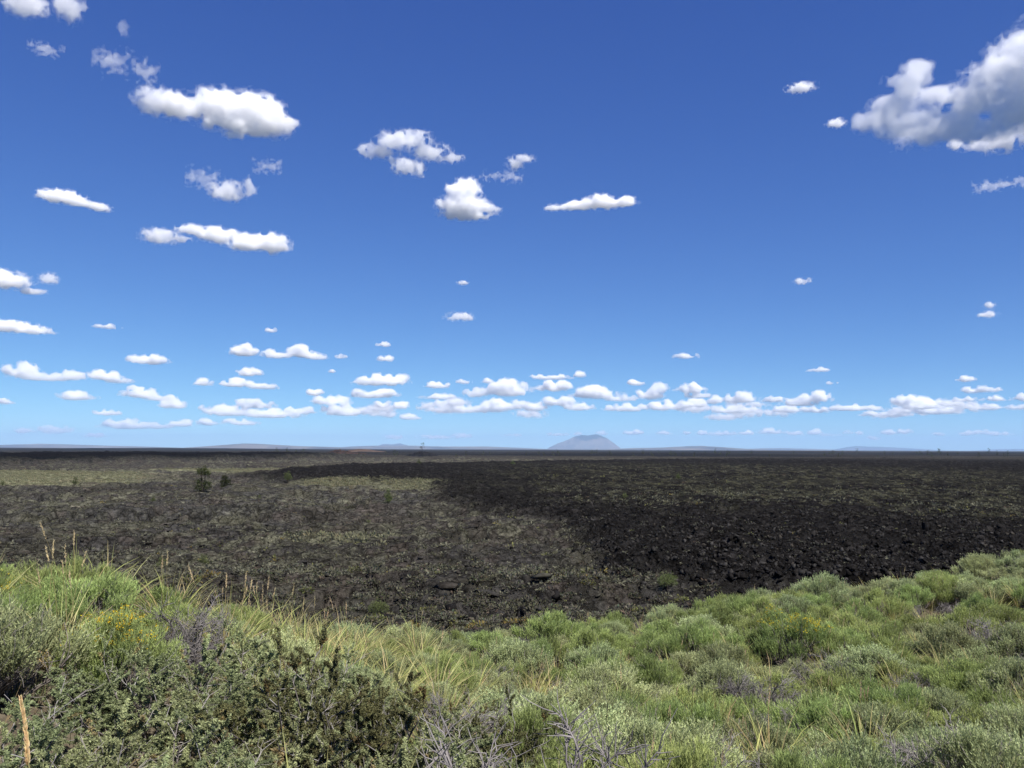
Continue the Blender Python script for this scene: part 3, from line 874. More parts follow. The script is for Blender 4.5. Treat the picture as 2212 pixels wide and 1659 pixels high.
def make_brush(seed, r, h, kind):
    """Sagebrush or rabbitbrush of radius r and height h: (foliage, stems, flowers) meshes."""
    rng = np.random.default_rng(seed)
    sage = kind == 'sage'
    nl = 26 if sage else 22
    th = np.arccos(rng.uniform(.12, 1.0, nl)); ph = rng.uniform(0, 2 * math.pi, nl) + np.arange(nl) * 2.4
    U = np.stack([np.sin(th) * np.cos(ph), np.sin(th) * np.sin(ph), np.cos(th)], -1)
    rad = rng.uniform(.38, 1.0, nl)
    C = np.stack([U[:, 0] * r * rad, U[:, 1] * r * rad, h * (.33 + .44 * U[:, 2] * rng.uniform(.55, 1.2, nl))], -1)
    lr = r * rng.uniform(.18, .40, nl)
    per = 72 if sage else 85
    li = np.repeat(np.arange(nl), per)
    n = len(li)
    dd = unit(rng.normal(size=(n, 3)) + np.array([0, 0, .55]) + U[li] * .5)
    B = C[li] + dd * (lr[li] * rng.uniform(.15, .95, n) ** .6)[:, None] * np.array([1, 1, .85])
    out = unit(np.stack([B[:, 0], B[:, 1], np.maximum(B[:, 2], 0) * .6 + .05], -1))
    up = np.array([0, 0, 1.0])
    SD = unit(out * (.45 if sage else .35) + up * (.75 if sage else .85) + rng.normal(size=(n, 3)) * .22)
    SL = r * rng.uniform(.16, .34, n) * (1.0 if sage else .95)
    nlf = 15 if sage else 13
    t = np.tile(np.linspace(.0, 1, nlf), (n, 1)) + rng.uniform(-.05, .05, (n, nlf))
    P = B[:, None] + SD[:, None] * (SL[:, None] * t)[..., None]
    P = P.reshape(-1, 3); T = np.repeat(SD, nlf, 0)
    al = rng.uniform(.25, .85, len(P)) if sage else rng.uniform(.18, .6, len(P))
    D = unit(T * np.cos(al)[:, None] + perp(T, rng) * np.sin(al)[:, None])
    ln = rng.uniform(.019, .034, len(P)) if sage else rng.uniform(.028, .05, len(P))
    wd = rng.uniform(.006, .010, len(P)) if sage else rng.uniform(.0045, .0075, len(P))
    ln = ln * r / .5; wd = wd * r / .5
    V, F = tri_leaves(P, D, ln, wd, rng)
    tt = np.repeat(np.clip(t, 0, 1).reshape(-1, 1), 1, 1)
    lobe = rng.normal(size=(nl, 1)) * .13
    if sage:
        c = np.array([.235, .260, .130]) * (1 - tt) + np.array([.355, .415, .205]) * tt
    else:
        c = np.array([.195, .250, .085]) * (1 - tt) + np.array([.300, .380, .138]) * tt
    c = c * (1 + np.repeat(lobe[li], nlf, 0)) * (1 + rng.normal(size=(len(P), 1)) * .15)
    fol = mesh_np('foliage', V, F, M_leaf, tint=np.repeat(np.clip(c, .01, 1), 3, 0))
    # stems: trunks to the lobes, bare twigs in between
    k = 5
    s0 = rng.normal(size=(nl, 3)) * np.array([.05, .05, 0]) * r / .5
    tv = np.linspace(0, 1, k)[None, :, None]
    bend = rng.normal(size=(nl, 1, 3)) * .06 * r
    Pm = s0[:, None] * (1 - tv) + C[:, None] * tv + bend * np.sin(tv * math.pi)
    Rm = np.linspace(.016, .006, k)[None] * (r / .5) * np.ones((nl, 1))
    cs, cd = children_of(Pm, 16, rng, .2, 1.0, .8)
    Pt = grow(cs, unit(cd + np.array([0, 0, .5])), r * rng.uniform(.3, .7, len(cs)), 4, .28, .12, rng)
    Rt = np.linspace(.0042, .0016, 4)[None] * (r / .5) * np.ones((len(cs), 1))
    a, b = tubes(Pm, Rm), tubes(Pt, Rt)
    V, F, Tt = merge([(a[0], a[1], (.115, .098, .085)), (b[0], b[1], (.20, .18, .165))])
    st = mesh_np('stems', V, F, M_twig, tint=Tt * (1 + rng.normal(size=(len(V), 1)) * .12))
    # flower heads of rabbitbrush, on the crown
    fl = None
    if not sage:
        top = B[:, 2] + SL > np.quantile(B[:, 2] + SL, .62)
        top &= rng.uniform(size=n) < .22
        H = (B + SD * SL[:, None])[top]
        m = len(H) * 9
        Pp = np.repeat(H, 9, 0) + rng.normal(size=(m, 3)) * .012 * r / .5
        V, F = quad_leaves(Pp, unit(rng.normal(size=(m, 3)) + up), rng.uniform(.010, .02, m), rng.uniform(.007, .012, m), rng)
        fl = mesh_np('flowers', V, F, M_flower, tint=np.repeat(jitter((.55, .42, .03), m, rng), 4, 0))
    return fol, st, fl


def make_bitter(seed, r, h, dark=False):
    """Twiggy small-leaved shrub with grey branches: (foliage, stems)."""
    rng = np.random.default_rng(seed)
    n0 = 11
    ph = np.arange(n0) * 2 * math.pi / n0 + rng.uniform(-.3, .3, n0)
    lean = rng.uniform(.25, 1.15, n0) if not dark else rng.uniform(.1, .5, n0)
    D0 = unit(np.stack([np.cos(ph) * lean, np.sin(ph) * lean, np.ones(n0)], -1))
    P0 = np.stack([np.cos(ph), np.sin(ph), np.zeros(n0)], -1) * .05
    L0 = np.hypot(r * np.sin(np.arctan(lean)), h * np.cos(np.arctan(lean))) * rng.uniform(.75, 1.05, n0)
    A = grow(P0, D0, L0, 7, .16, .02, rng)
    s, d = children_of(A, 9, rng, .2, 1.0, .95)
    Bp = grow(s, d, rng.uniform(.16, .42, len(s)) * r / .7, 5, .28, .05, rng)
    bare = np.repeat(rng.uniform(size=len(Bp)) < .16, 7)
    s, d = children_of(Bp, 7, rng, .15, 1.0, .9)
    Cp = grow(s, unit(d + np.array([0, 0, .25])), rng.uniform(.06, .17, len(s)) * r / .7, 4, .3, .04, rng)
    one = lambda X: np.ones((len(X), 1))
    a = tubes(A, np.linspace(.012, .003, 7)[None] * one(A), 4)
    b = tubes(Bp, np.linspace(.0040, .0016, 5)[None] * one(Bp))
    c = tubes(Cp, np.linspace(.0018, .0010, 4)[None] * one(Cp))
    V, F, T = merge([(a[0], a[1], (.12, .105, .098)), (b[0], b[1], (.24, .225, .215)), (c[0], c[1], (.26, .235, .21))])
    st = mesh_np('stems', V, F, M_twig, tint=T * (1 + rng.normal(size=(len(V), 1)) * .15))
    keep = (rng.uniform(size=len(Cp)) > .05) & ~bare
    Cl, _ = children_of(Cp[keep], 20, rng, .1, 1.0, .9)
    nb = keep.sum()
    branch = np.repeat(rng.normal(size=nb) * .2, 20 * 6)
    yel = np.repeat(rng.uniform(size=nb) < .05, 20 * 6)
    P = np.repeat(Cl, 6, 0) + rng.normal(size=(len(Cl) * 6, 3)) * .005
    D = unit(rng.normal(size=P.shape) + np.array([0, 0, .6]))
    V, F = tri_leaves(P, D, rng.uniform(.011, .021, len(P)) * (r / .7) ** .5, rng.uniform(.007, .012, len(P)), rng)
    c = np.where(yel[:, None], (.26, .225, .105), (.225, .258, .128)) * (1 + branch[:, None]) * (1 + rng.normal(size=(len(P), 1)) * .2)
    if dark:
        c = c * np.array([.62, .55, .5])
    fol = mesh_np('foliage', V, F, M_leaf, tint=np.repeat(np.clip(c, .008, 1), 3, 0))
    return fol, st


def make_dead(seed, r, h):
    rng = np.random.default_rng(seed)
    n0 = 10
    ph = np.arange(n0) * 2 * math.pi / n0 + rng.uniform(-.3, .3, n0)
    lean = rng.uniform(.3, 1.5, n0)
    D0 = unit(np.stack([np.cos(ph) * lean, np.sin(ph) * lean, np.ones(n0)], -1))
    A = grow(np.zeros((n0, 3)), D0, np.full(n0, r) * rng.uniform(.7, 1.1, n0), 7, .22, .03, rng)
    s, d = children_of(A, 12, rng, .15, 1.0, 1.0)
    Bp = grow(s, d, rng.uniform(.2, .5, len(s)) * r, 6, .3, .02, rng)
    s, d = children_of(Bp, 15, rng, .1, 1.0, 1.0)
    Cp = grow(s, d, rng.uniform(.08, .28, len(s)) * r, 4, .32, .02, rng)
    one = lambda X: np.ones((len(X), 1))
    a = tubes(A, np.linspace(.016, .005, 7)[None] * one(A), 4)
    b = tubes(Bp, np.linspace(.0048, .0018, 6)[None] * one(Bp))
    c = tubes(Cp, np.linspace(.0022, .0010, 4)[None] * one(Cp))
    V, F, T = merge([(b[0], b[1], (.155, .142, .137)), (c[0], c[1], (.185, .170, .165))])
    T = T * (1 + rng.normal(size=(len(V), 1)) * .18)
    tw = mesh_np('twigs', V, F, M_twig, tint=T)
    br = mesh_np('branches', a[0], a[1], M_twig, tint=np.full((len(a[0]), 3), .13) * np.array([1, .9, .84]))
    return br, tw


def make_grass(seed, nb, hgt, spread, straw, heads):
    """Bunchgrass: (blades, seed heads)."""
    rng = np.random.default_rng(seed)
    ph = rng.uniform(0, 2 * math.pi, nb); rr_ = spread * .35 * np.sqrt(rng.uniform(0, 1, nb))
    P0 = np.stack([np.cos(ph) * rr_, np.sin(ph) * rr_, np.zeros(nb)], -1)
    lean = rng.uniform(.03, .5, nb)
    wind = np.array([.16, -.05, 0])
    D = unit(np.stack([np.cos(ph) * lean, np.sin(ph) * lean, np.ones(nb)], -1) + wind)
    L = hgt * rng.uniform(.45, 1.0, nb)
    k = 6
    P = np.zeros((nb, k, 3)); P[:, 0] = P0
    side = np.stack([np.cos(ph), np.sin(ph), np.full(nb, -.55)], -1) + wind
    d = D
    for i in range(1, k):
        d = unit(d + side * (rng.uniform(.03, .26, nb) * i / 3)[:, None])
        P[:, i] = P[:, i - 1] + d * (L / (k - 1))[:, None]
    W = perp(D, rng)[:, None] * (np.array([.7, 1, .9, .7, .45, .05])[None, :, None] * rng.uniform(.0034, .0068, nb)[:, None, None])
    V = np.stack([P - W, P + W], 2).reshape(-1, 3)
    idx = np.arange(nb * k * 2).reshape(nb, k, 2)
    F = np.stack([idx[:, :-1, 0], idx[:, :-1, 1], idx[:, 1:, 1], idx[:, 1:, 0]], -1).reshape(-1, 4)
    st = rng.uniform(size=nb) < straw
    c = np.where(st[:, None], jitter((.50, .41, .20), nb, rng), jitter((.27, .34, .095), nb, rng))
    tipc = np.linspace(0, 1, k)[None, :, None]
    c = c[:, None] * (1 - .5 * tipc) + np.array([.50, .44, .21]) * .5 * tipc
    bl = mesh_np('blades', V, F, M_grass, tint=np.repeat(c, 2, 1).reshape(-1, 3))
    hd = None
    if heads:
        S = P0[:heads] + 0; ph2 = rng.uniform(0, 2 * math.pi, heads); le = rng.uniform(.02, .2, heads)
        Dd = unit(np.stack([np.cos(ph2) * le, np.sin(ph2) * le, np.ones(heads)], -1) + wind * .5)
        St = grow(S, Dd, hgt * rng.uniform(.8, 1.15, heads), 6, .05, -.03, rng)
        a = tubes(St, np.linspace(.0024, .0014, 6)[None] * np.ones((heads, 1)))
        m = 34
        u = np.tile(np.linspace(0, 1, m), (heads, 1))
        tip = St[:, -1]; ax = unit(St[:, -1] - St[:, -2])
        hl = rng.uniform(.11, .19, heads)
        B = tip[:, None] + ax[:, None] * (hl[:, None] * u)[..., None]
        B = B.reshape(-1, 3); T = np.repeat(ax, m, 0)
        Dl = unit(T + perp(T, rng) * .38)
        wv = (.0085 * np.sin(np.clip(u * .9 + .1, 0, 1) * math.pi) + .002).reshape(-1)
        b = quad_leaves(B, Dl, np.full(len(B), .021), wv, rng)
        V, F, T = merge([(a[0], a[1], (.40, .34, .16)), (b[0], b[1], (.55, .45, .25))])
        hd = mesh_np('seed_heads', V, F, M_grass, tint=T * (1 + rng.normal(size=(len(V), 1)) * .1))
    return bl, hd


SAGE = [make_brush(1000 + i, .5, .62 + .05 * i, 'sage') for i in range(5)]
RABB = [make_brush(1100 + i, .5, .66 + .05 * i, 'rabbit') for i in range(4)]
BITT = [make_bitter(1200 + i, .72, 1.0) for i in range(3)]
BITD = [make_bitter(1250, .5, 1.15, True)]
DEAD = [make_dead(1300 + i, .5, .5) for i in range(3)]
GRAS = [make_grass(1400 + i, 110, .82, .22, (.3, .5, .8, .2)[i], (1, 2, 7, 0)[i]) for i in range(4)]


def plant(name, meshes, parts, x, y, s, rz, label, cat, group=None, sink=.03, tilt=None, flowers=True):
    z = float(hill_z(np.array([x]), np.array([y]))[0])
    e = empty(name, (x, y, z - sink), rz, s)
    if tilt:
        e.rotation_euler = (tilt[0], tilt[1], rz)
    tag(e, label, cat, group)
    if group and name != 'bitterbrush' and not tilt:
        e.rotation_euler = (hrng.uniform(-.12, .12), hrng.uniform(-.12, .12), rz)
    for m, p in zip(meshes, parts):
        if m is not None and (p != 'flowers' or flowers):
            obj(p, m, e)
    return e


def xat(px, y):
    return (px - 1106) / FPX * y


hrng = np.random.default_rng(77)
taken = []     # (x, y, radius)
# thicket of twiggy shrubs close to the viewer, lower left
THICK = [(40, 3.15, .86), (260, 3.35, .9), (470, 3.5, .88), (650, 3.4, .82), (890, 3.6, .84), (1030, 3.9, .8),
         (-60, 4.3, 1.0), (150, 4.5, .98), (370, 4.9, 1.02), (570, 5.2, 1.0), (865, 5.1, 1.0), (960, 5.0, .98), (1090, 5.4, .8),
         (330, 6.3, 1.0), (520, 6.7, 1.0), (690, 7.1, 1.0), (830, 6.7, 1.02), (1000, 6.6, .9)]
PLACE = {0: 'beside the tall straw seed spike', 1: 'right of the straw seed spike', 2: 'left of the yellowing grass blades at the bottom', 3: 'with a dark hollow at its right, bottom of the picture', 4: 'above the tall green blades at the bottom', 5: 'left of the grey leafless bush at the bottom',
         6: 'at the left edge under the grey sagebrush', 7: 'below the yellow-green rabbitbrush', 8: 'with pale bare twigs, left middle of the thicket', 9: 'left of the dark upright shrubs', 10: 'below the dark upright shrubs', 11: 'right of the black shady gap', 12: 'with rusty leaf tips behind the grey leafless bush',
         13: 'at the back of the thicket under the tan grass spikes', 14: 'at the back of the thicket, left of the narrow dark shrub', 15: 'at the back of the thicket around the narrow dark shrub', 16: 'at the back of the thicket between the two dark shrubs', 17: 'at the right end of the thicket beside pale sagebrush'}
for i, (px, y, s) in enumerate(THICK):
    x = xat(px, y)
    plant('bitterbrush', BITT[i % 3], ('foliage', 'stems'), x, y, (s, s, s * hrng.uniform(.92, 1.05) * (1.0 if y < 4.2 else .84)), i * 2.1, 'olive small-leaved twiggy bush ' + PLACE[i], 'bush', 'bushes of the olive thicket')
    taken.append((x, y, .5 * s))
for px, y, s, lb in [(648, 6.0, 1.05, 'narrow dark upright bush topped with brown leaves in the thicket'), (765, 5.7, 1.05, 'dark bushy shrub over the black shady gap in the thicket'), (1085, 7.2, .85, 'small dark rusty bush at the right rear of the thicket')]:
    x = xat(px, y)
    plant('dark_bush', BITD[0], ('foliage', 'stems'), x, y, s, px * .01, lb, 'bush')
    taken.append((x, y, .3))

HERO = [('rabbitbrush', RABB[0], 30, 8.3, .78, True, 'yellow-flowering rabbitbrush cut by the left edge of the picture', 'bush'),
        ('rabbitbrush', RABB[1], 130, 8.6, .84, False, 'tall bright green rabbitbrush on the left skyline of the slope', 'bush'),
        ('rabbitbrush', RABB[2], 225, 9.0, .76, False, 'green rabbitbrush right of the tallest one on the left', 'bush'),
        ('rabbitbrush', RABB[3], 275, 6.9, .95, True, 'yellow-green rabbitbrush dome with yellow flower tips, left', 'bush'),
        ('sagebrush', SAGE[0], 15, 6.3, 1.1, False, 'grey sagebrush with bare lower twigs at the left edge', 'bush'),
        ('rabbitbrush', RABB[1], 1695, 17.0, 1.5, True, 'rabbitbrush with golden flowers on its rounded crown, right half', 'bush'),
        ('sagebrush', SAGE[1], 1850, 8.6, 1.25, False, 'big pale sagebrush dome at the bottom right', 'bush'),
        ('sagebrush', SAGE[2], 1340, 7.8, 1.25, False, 'blue-green sagebrush right of the grey leafless bush', 'bush'),
        ('sagebrush', SAGE[3], 1480, 8.3, 1.15, False, 'feathery sagebrush right of the blue-green one', 'bush'),
        ('sagebrush', SAGE[4], 2110, 8.2, 1.2, False, 'sagebrush at the bottom right corner', 'bush')]
for nm, ms, px, y, s, fl, lb, cat in HERO:
    x = xat(px, y)
    plant(nm, ms, ('foliage', 'stems', 'flowers'), x, y, s, px * .013, lb, cat, flowers=fl)
    taken.append((x, y, .42 * s))
for px, y, s, lb in [(1195, 4.6, 1.95, 'large grey leafless bush with tangled twigs, bottom centre'), (1990, 8.6, 1.75, 'grey leafless bush at the lower right between sagebrush'), (1640, 13.5, 1.6, 'low grey leafless brush with reddish stems, right half'),
                     (1760, 15.0, 1.4, 'grey dead brush beside the golden-flowered rabbitbrush'), (1560, 7.9, 1.3, 'dead grey stems at the bottom, right of centre'), (1730, 6.6, 1.3, 'brown dead twigs left of the big pale sagebrush'), (420, 8.0, 1.2, 'grey twiggy dead brush behind the thicket on the left'),
                     (1000, 8.2, 1.3, 'grey dead twigs behind the right end of the thicket'), (2150, 17.5, 1.5, 'dark dead brush near the right edge of the slope')]:
    x = xat(px, y)
    plant('dead_brush', DEAD[int(px) % 3], ('branches', 'twigs'), x, y, s, px * .02, lb, 'dead bush')
    taken.append((x, y, .36 * s))
for px, y, s, v, lb in [(735, 2.75, 1.5, 3, 'tall green grass blades at the bottom, left of centre'), (1195, 3.5, 1.3, 3, 'thin green grass blades before the grey leafless bush'), (560, 3.0, 1.2, 3, 'yellowing grass blades among the olive bushes'), (860, 2.9, 1.2, 3, 'single tuft of yellow grass at the bottom edge'),
                        (1650, 9.6, 1.45, 0, 'big clump of arching green grass, right of centre'), (1850, 10.5, 1.45, 0, 'clump of arching grass above the big pale sagebrush'), (1540, 11.5, 1.35, 3, 'slanting green grass clump in the middle of the slope'), (1330, 11.0, 1.25, 0, 'green and straw grass clump behind the blue-green sagebrush'),
                        (150, 7.2, 1.0, 2, 'dry straw grass between the rabbitbrushes on the left'), (575, 10.5, .85, 2, 'dense tan grass spikes at the slope edge, left of centre')]:
    x = xat(px, y)
    plant('bunchgrass', GRAS[v], ('blades', 'seed_heads'), x, y, s, px * .03, lb, 'grass clump')
    taken.append((x, y, .22))

# the rest of the slope
T3 = [t for t in taken]
cand = np.stack([hrng.uniform(-19, 20, 42000), hrng.uniform(3.0, 28.5, 42000)], -1)
pick = []
cell = {}
for x, y in cand:
    u = x / y
    if abs(u) > .66:
        continue
    cy_ = float(crest_y(np.array(x), np.array(y)))
    if y > cy_ * 1.13 + .3 or y < 3.0 or (u < .10 and y < 6.2) or (u < -.05 and y < 7.3) or (u >= .1 and y < 4.4):
        continue
    rad = .47 + .011 * y
    key = (int(x // 1), int(y // 1))
    if any(math.hypot(x - q[0], y - q[1]) < rad for i in (-1, 0, 1) for j in (-1, 0, 1) for q in cell.get((key[0] + i, key[1] + j), ())):
        continue
    if any(math.hypot(x - q[0], y - q[1]) < q[2] + .22 for q in T3):
        continue
    cell.setdefault(key, []).append((x, y)); pick.append((x, y))


def zone_of(x, y):
    px = 1106 + FPX * x / y
    f = y / float(crest_y(np.array(x), np.array(y)))
    row = 'on the slope edge' if f > .88 else 'just below the slope edge' if f > .74 else 'on the upper slope' if f > .6 else 'on the middle slope' if f > .46 else 'on the lower slope'
    return row + ', ' + column(px), row.replace('on the ', '').replace('just below the ', 'below ')


DESC = {'sage': ['grey-green sagebrush', 'silvery sagebrush'], 'rabbit': ['fresh green rabbitbrush'], 'dead': ['grey leafless brush'], 'grass': ['tufted bunchgrass with straw seed heads']}
for x, y in pick:
    q = hrng.uniform()
    px = 1106 + FPX * x / y
    blob = float(vnoise(np.array([x / 3.2]), np.array([y / 3.2]), 555)[0])
    zn, zk = zone_of(x, y)
    rz = hrng.uniform(0, 6.28)
    cap = .74 if (230 < px < 1080 and y > 7.2) else .88 if px <= 230 else 1.0
    if q < .06 and px > 330:
        plant('dead_brush', DEAD[hrng.integers(3)], ('branches', 'twigs'), x, y, hrng.uniform(.75, 1.15), rz, 'grey leafless brush ' + zn, 'dead bush', 'dead brush on the slope ' + zk)
    elif q < .075 + .5 + .25 * blob and not (px < 330 and y > 6.8):
        s = hrng.uniform(.75, 1.28) * cap
        plant('sagebrush', SAGE[hrng.integers(5)], ('foliage', 'stems'), x, y, (s * hrng.uniform(.85, 1.4), s, s * hrng.uniform(.68, 1.05)), rz, ('silvery' if s > 1.02 else 'small grey-green') + ' sagebrush ' + zn, 'bush', 'sagebrush on the slope ' + zk)
    else:
        s = hrng.uniform(.7, 1.22) * cap
        fl = hrng.uniform() < .012
        plant('rabbitbrush', RABB[hrng.integers(4)], ('foliage', 'stems', 'flowers'), x, y, (s * hrng.uniform(.85, 1.35), s, s * hrng.uniform(.7, 1.08)), rz, ('yellow-flowered' if fl else 'fresh green' if s > .96 else 'small yellow-green') + ' rabbitbrush ' + zn, 'bush', 'rabbitbrush on the slope ' + zk, flowers=fl)
n_g = 0
while n_g < 230:
    y = hrng.uniform(6, 25) ; u = hrng.uniform(-.62, .62); x = u * y
    cy_ = float(crest_y(np.array(x), np.array(y)))
    if y > cy_ * 1.1 or (u < .1 and y < 7.6) or (u < .08 and y > .78 * cy_ and hrng.uniform() < .7):
        continue
    zn, zk = zone_of(x, y)
    v = (0, 1, 3, 0, 3)[hrng.integers(5)] if not (u < 0 and y > .8 * cy_ and hrng.uniform() < .2) else 2
    plant('bunchgrass', GRAS[v], ('blades', 'seed_heads'), x, y, hrng.uniform(.75, 1.2), hrng.uniform(-.7, .7), ('straw-coloured' if v == 2 else 'green') + ' grass clump ' + zn, 'grass clump', 'grass clumps on the slope ' + zk)
    n_g += 1

# low litter and dry grass between the bushes, past counting
n = 70000
uy = np.sqrt(hrng.uniform(2.0 ** 2, 27.0 ** 2, n)); ux = hrng.uniform(-.68, .68, n) * uy
P = np.stack([ux, uy, hill_z(ux, uy)], -1)
D = unit(hrng.normal(size=(n, 3)) * .5 + np.array([0, 0, 1]))
V, F = tri_leaves(P, D, hrng.uniform(.08, .42, n), hrng.uniform(.005, .011, n), hrng)
tc_ = np.where((hrng.uniform(size=n) < .5)[:, None], jitter((.26, .21, .12), n, hrng), jitter((.12, .14, .06), n, hrng))
tag(obj('undergrowth', mesh_np('undergrowth', V, F, M_grass, tint=np.repeat(tc_, 3, 0))), 'short dry grass and litter between the bushes on the slope', kind='stuff')

# the ripe seed spike close to the viewer
srng = np.random.default_rng(9)
y = 2.35
b0 = at_depth(62, 1668, y); b1 = at_depth(44, 1508, y)
gz = float(hill_z(np.array([b0[0]]), np.array([y]))[0])
e = empty('seed_spike', (b0[0] + .03, y, gz - .02))
tag(e, 'single ripe straw-coloured grass spike at the lower left', 'grass stalk')
o0 = np.array([b0[0] + .03, y, gz - .02])
path = np.array([o0, o0 * .5 + b0 * .5 + [.012, 0, 0], b0 + [.004, 0, 0], b0 * .8 + b1 * .2, b0 * .35 + b1 * .65 + [.003, 0, 0], b1])[None] - o0
v_, f_ = tubes(path, np.array([[.0028, .0026, .0024, .0022, .0018, .001]]), 5)
obj('stalk', mesh_np('stalk', v_, f_, M_grass, tint=np.full((len(v_), 3), 1) * np.array([.34, .33, .14])), e)
m = 420
u = np.sort(srng.uniform(0, 1, m))
hp = (b0 * .93 + b1 * .07 - o0)[None] * (1 - u[:, None]) + (b1 - o0)[None] * u[:, None] + np.array([.004, 0, 0]) * np.sin(u * 3.14)[:, None]
ax = unit((b1 - b0)[None] * np.ones((m, 1)))
v_, f_ = quad_leaves(hp, unit(ax + perp(ax, srng) * .42), srng.uniform(.012, .02, m) * (1.15 - .45 * u), srng.uniform(.004, .0062, m) * (1.1 - .4 * u), srng, .5)
obj('seed_head', mesh_np('seed_head', v_, f_, M_grass, tint=np.repeat(jitter((.74, .56, .31), m, srng, .12), 4, 0)), e)
# ------------------------------------------------------------------ loose lava blocks on the plain
import bmesh
frng = np.random.default_rng(4242)
M_rock = ground_mat('lava_block', 5.0, .8)


def hull(seed, flat):
    rg = np.random.default_rng(seed)
    bm = bmesh.new()
    p = unit(rg.normal(size=(9, 3))) * rg.uniform(.7, 1.15, (9, 1)) * np.array([1, rg.uniform(.6, .95), flat])
    for q in p:
        bm.verts.new(q * .5)
    bmesh.ops.convex_hull(bm, input=bm.verts)
    bmesh.ops.delete(bm, geom=[v for v in bm.verts if not v.link_faces], context='VERTS')
    bmesh.ops.triangulate(bm, faces=bm.faces)
    bm.verts.index_update()
    V = np.array([v.co[:] for v in bm.verts]); F = np.array([[v.index for v in f.verts] for f in bm.faces])
    bm.free()
    return V, F


HULLS = [hull(2000 + i, f) for i, f in enumerate((.8, .95, .7, .85, .6, 1.1, .75, .9))]
SLABS = [hull(2100 + i, f) for i, f in enumerate((.3, .4, .35, .45, .28, .5))]
BLACK, GREY, BROWN, LICHEN = (.0115, .0108, .0106), (.030, .0285, .027), (.030, .027, .023), (.036, .0345, .028)


def rock_mesh(h, col, seed):
    V, F = h
    rg = np.random.default_rng(seed)
    c = np.repeat(np.array(col)[None], len(V), 0) * (1 + rg.normal(size=(len(V), 1)) * .15)
    return mesh_np('lava_block', V, F, M_rock, tint=np.clip(c, .004, 1))


def rot_np(a, b, c):
    return np.array(Matrix.Rotation(a, 3, 'Z') @ Matrix.Rotation(b, 3, 'X') @ Matrix.Rotation(c, 3, 'Y'))


def scatter(n, lo, hi, x0, x1, keep, smin, smax):
    """Positions with about even spacing as seen, plus a size for each."""
    px = frng.uniform(x0, x1, n); py = lo + (hi - lo) * frng.uniform(0, 1, n) ** 1.0
    P = np.array([on_plane(a, b)[:2] for a, b in zip(px, py)])
    P = P[keep(P[:, 0], P[:, 1])]
    z = ground_z(P[:, 0], P[:, 1])
    s = smin * (smax / smin) ** (frng.uniform(0, 1, len(P)) ** 2.2)
    return np.c_[P, z], s


sky_x = [c[0] for c in CREST]; sky_y = [c[1] for c in CREST]
inflow = lambda x, y: in_poly(x, y, FLOW_G)
inmix = lambda x, y: in_poly(x, y, MIXED_G)
RA, SA = scatter(36000, 1010, 1330, 480, 2290, lambda x, y: inflow(x, y) & (~inmix(x, y) | (frng.uniform(size=x.shape) < .45)), .16, .62)
RP, SP = scatter(5200, 1040, 1372, -60, 1700, lambda x, y: ~inflow(x, y) & ~in_poly(x, y, SAGES_G[0]) & ~in_poly(x, y, SAGES_G[2]), .2, .72)


def seen(P, s):
    a, b = picture(P[:, 0], P[:, 1], P[:, 2] + .3 * s)
    return (a > 5) & (a < 2207) & (b < np.interp(a, sky_x, sky_y) - 26)


def split_big(P, s, n):
    app = s / np.hypot(P[:, 0], P[:, 1]) * seen(P, s)
    o = np.argsort(-app)
    return o[:n], o[n:]


def block_object(name, h, col, p, s, label, group, seed, sink=.22):
    me = h
    o = obj(name, me, None, (p[0], p[1], p[2] + s * (.5 - sink) * .5))
    rg = np.random.default_rng(seed)
    o.rotation_euler = (rg.uniform(-.4, .4), rg.uniform(-.4, .4), rg.uniform(0, 6.28))
    o.scale = (s * rg.uniform(.85, 1.25), s, s * rg.uniform(.8, 1.2))
    return tag(o, label, 'rock', group, 'thing')


RM = [rock_mesh(h, c, i * 7 + j) for i, h in enumerate(HULLS) for j, c in enumerate((BLACK, BLACK, GREY))]
SM = [rock_mesh(h, c, i * 7 + j + 99) for i, h in enumerate(SLABS) for j, c in enumerate((BROWN, GREY, LICHEN))]


def where_block(p):
    a, b = picture(p[None, 0], p[None, 1], p[None, 2])
    a, b = float(a[0]), float(b[0])
    dep = 'just above the brush line' if b > 1270 else 'low on the lava' if b > 1215 else 'half way up the lava' if b > 1150 else 'high on the lava' if b > 1080 else 'far up the lava'
    return dep + ', ' + column(a)


big, rest = split_big(RA, SA, 170)
for k in big:
    j = int(frng.integers(len(RM)))
    block_object('lava_block', RM[j], None, RA[k], SA[k], ('dark grey' if j % 3 == 2 else 'black') + ' angular lava block ' + where_block(RA[k]), 'black lava blocks of the rubble flow', int(k))
bigp, restp = split_big(RP, SP, 110)
for k in bigp:
    j = int(frng.integers(len(SM)))
    block_object('lava_slab', SM[j], None, RP[k], SP[k], ('brown', 'grey', 'lichened')[j % 3] + ' tilted lava slab ' + where_block(RP[k]), 'slabs of the brown lava crust', int(k), .3)


def mass(name, label, P, s, hulls, cols, probs, sink):
    Vs, Fs, Ts, o = [], [], [], 0
    for i in range(len(P)):
        V, F = hulls[frng.integers(len(hulls))]
        R = rot_np(frng.uniform(0, 6.28), frng.uniform(-.45, .45), frng.uniform(-.45, .45))
        q = (V * s[i] * frng.uniform(.8, 1.25, 3)) @ R.T + P[i] + np.array([0, 0, s[i] * (.5 - sink) * .5])
        c = np.array(cols[frng.choice(len(cols), p=probs)]) * frng.uniform(.75, 1.3)
        Vs.append(q); Fs.append(F + o); Ts.append(np.repeat(c[None], len(V), 0)); o += len(V)
    tag(obj(name, mesh_np(name, np.concatenate(Vs), np.concatenate(Fs), M_rock, tint=np.concatenate(Ts))), label, kind='stuff')


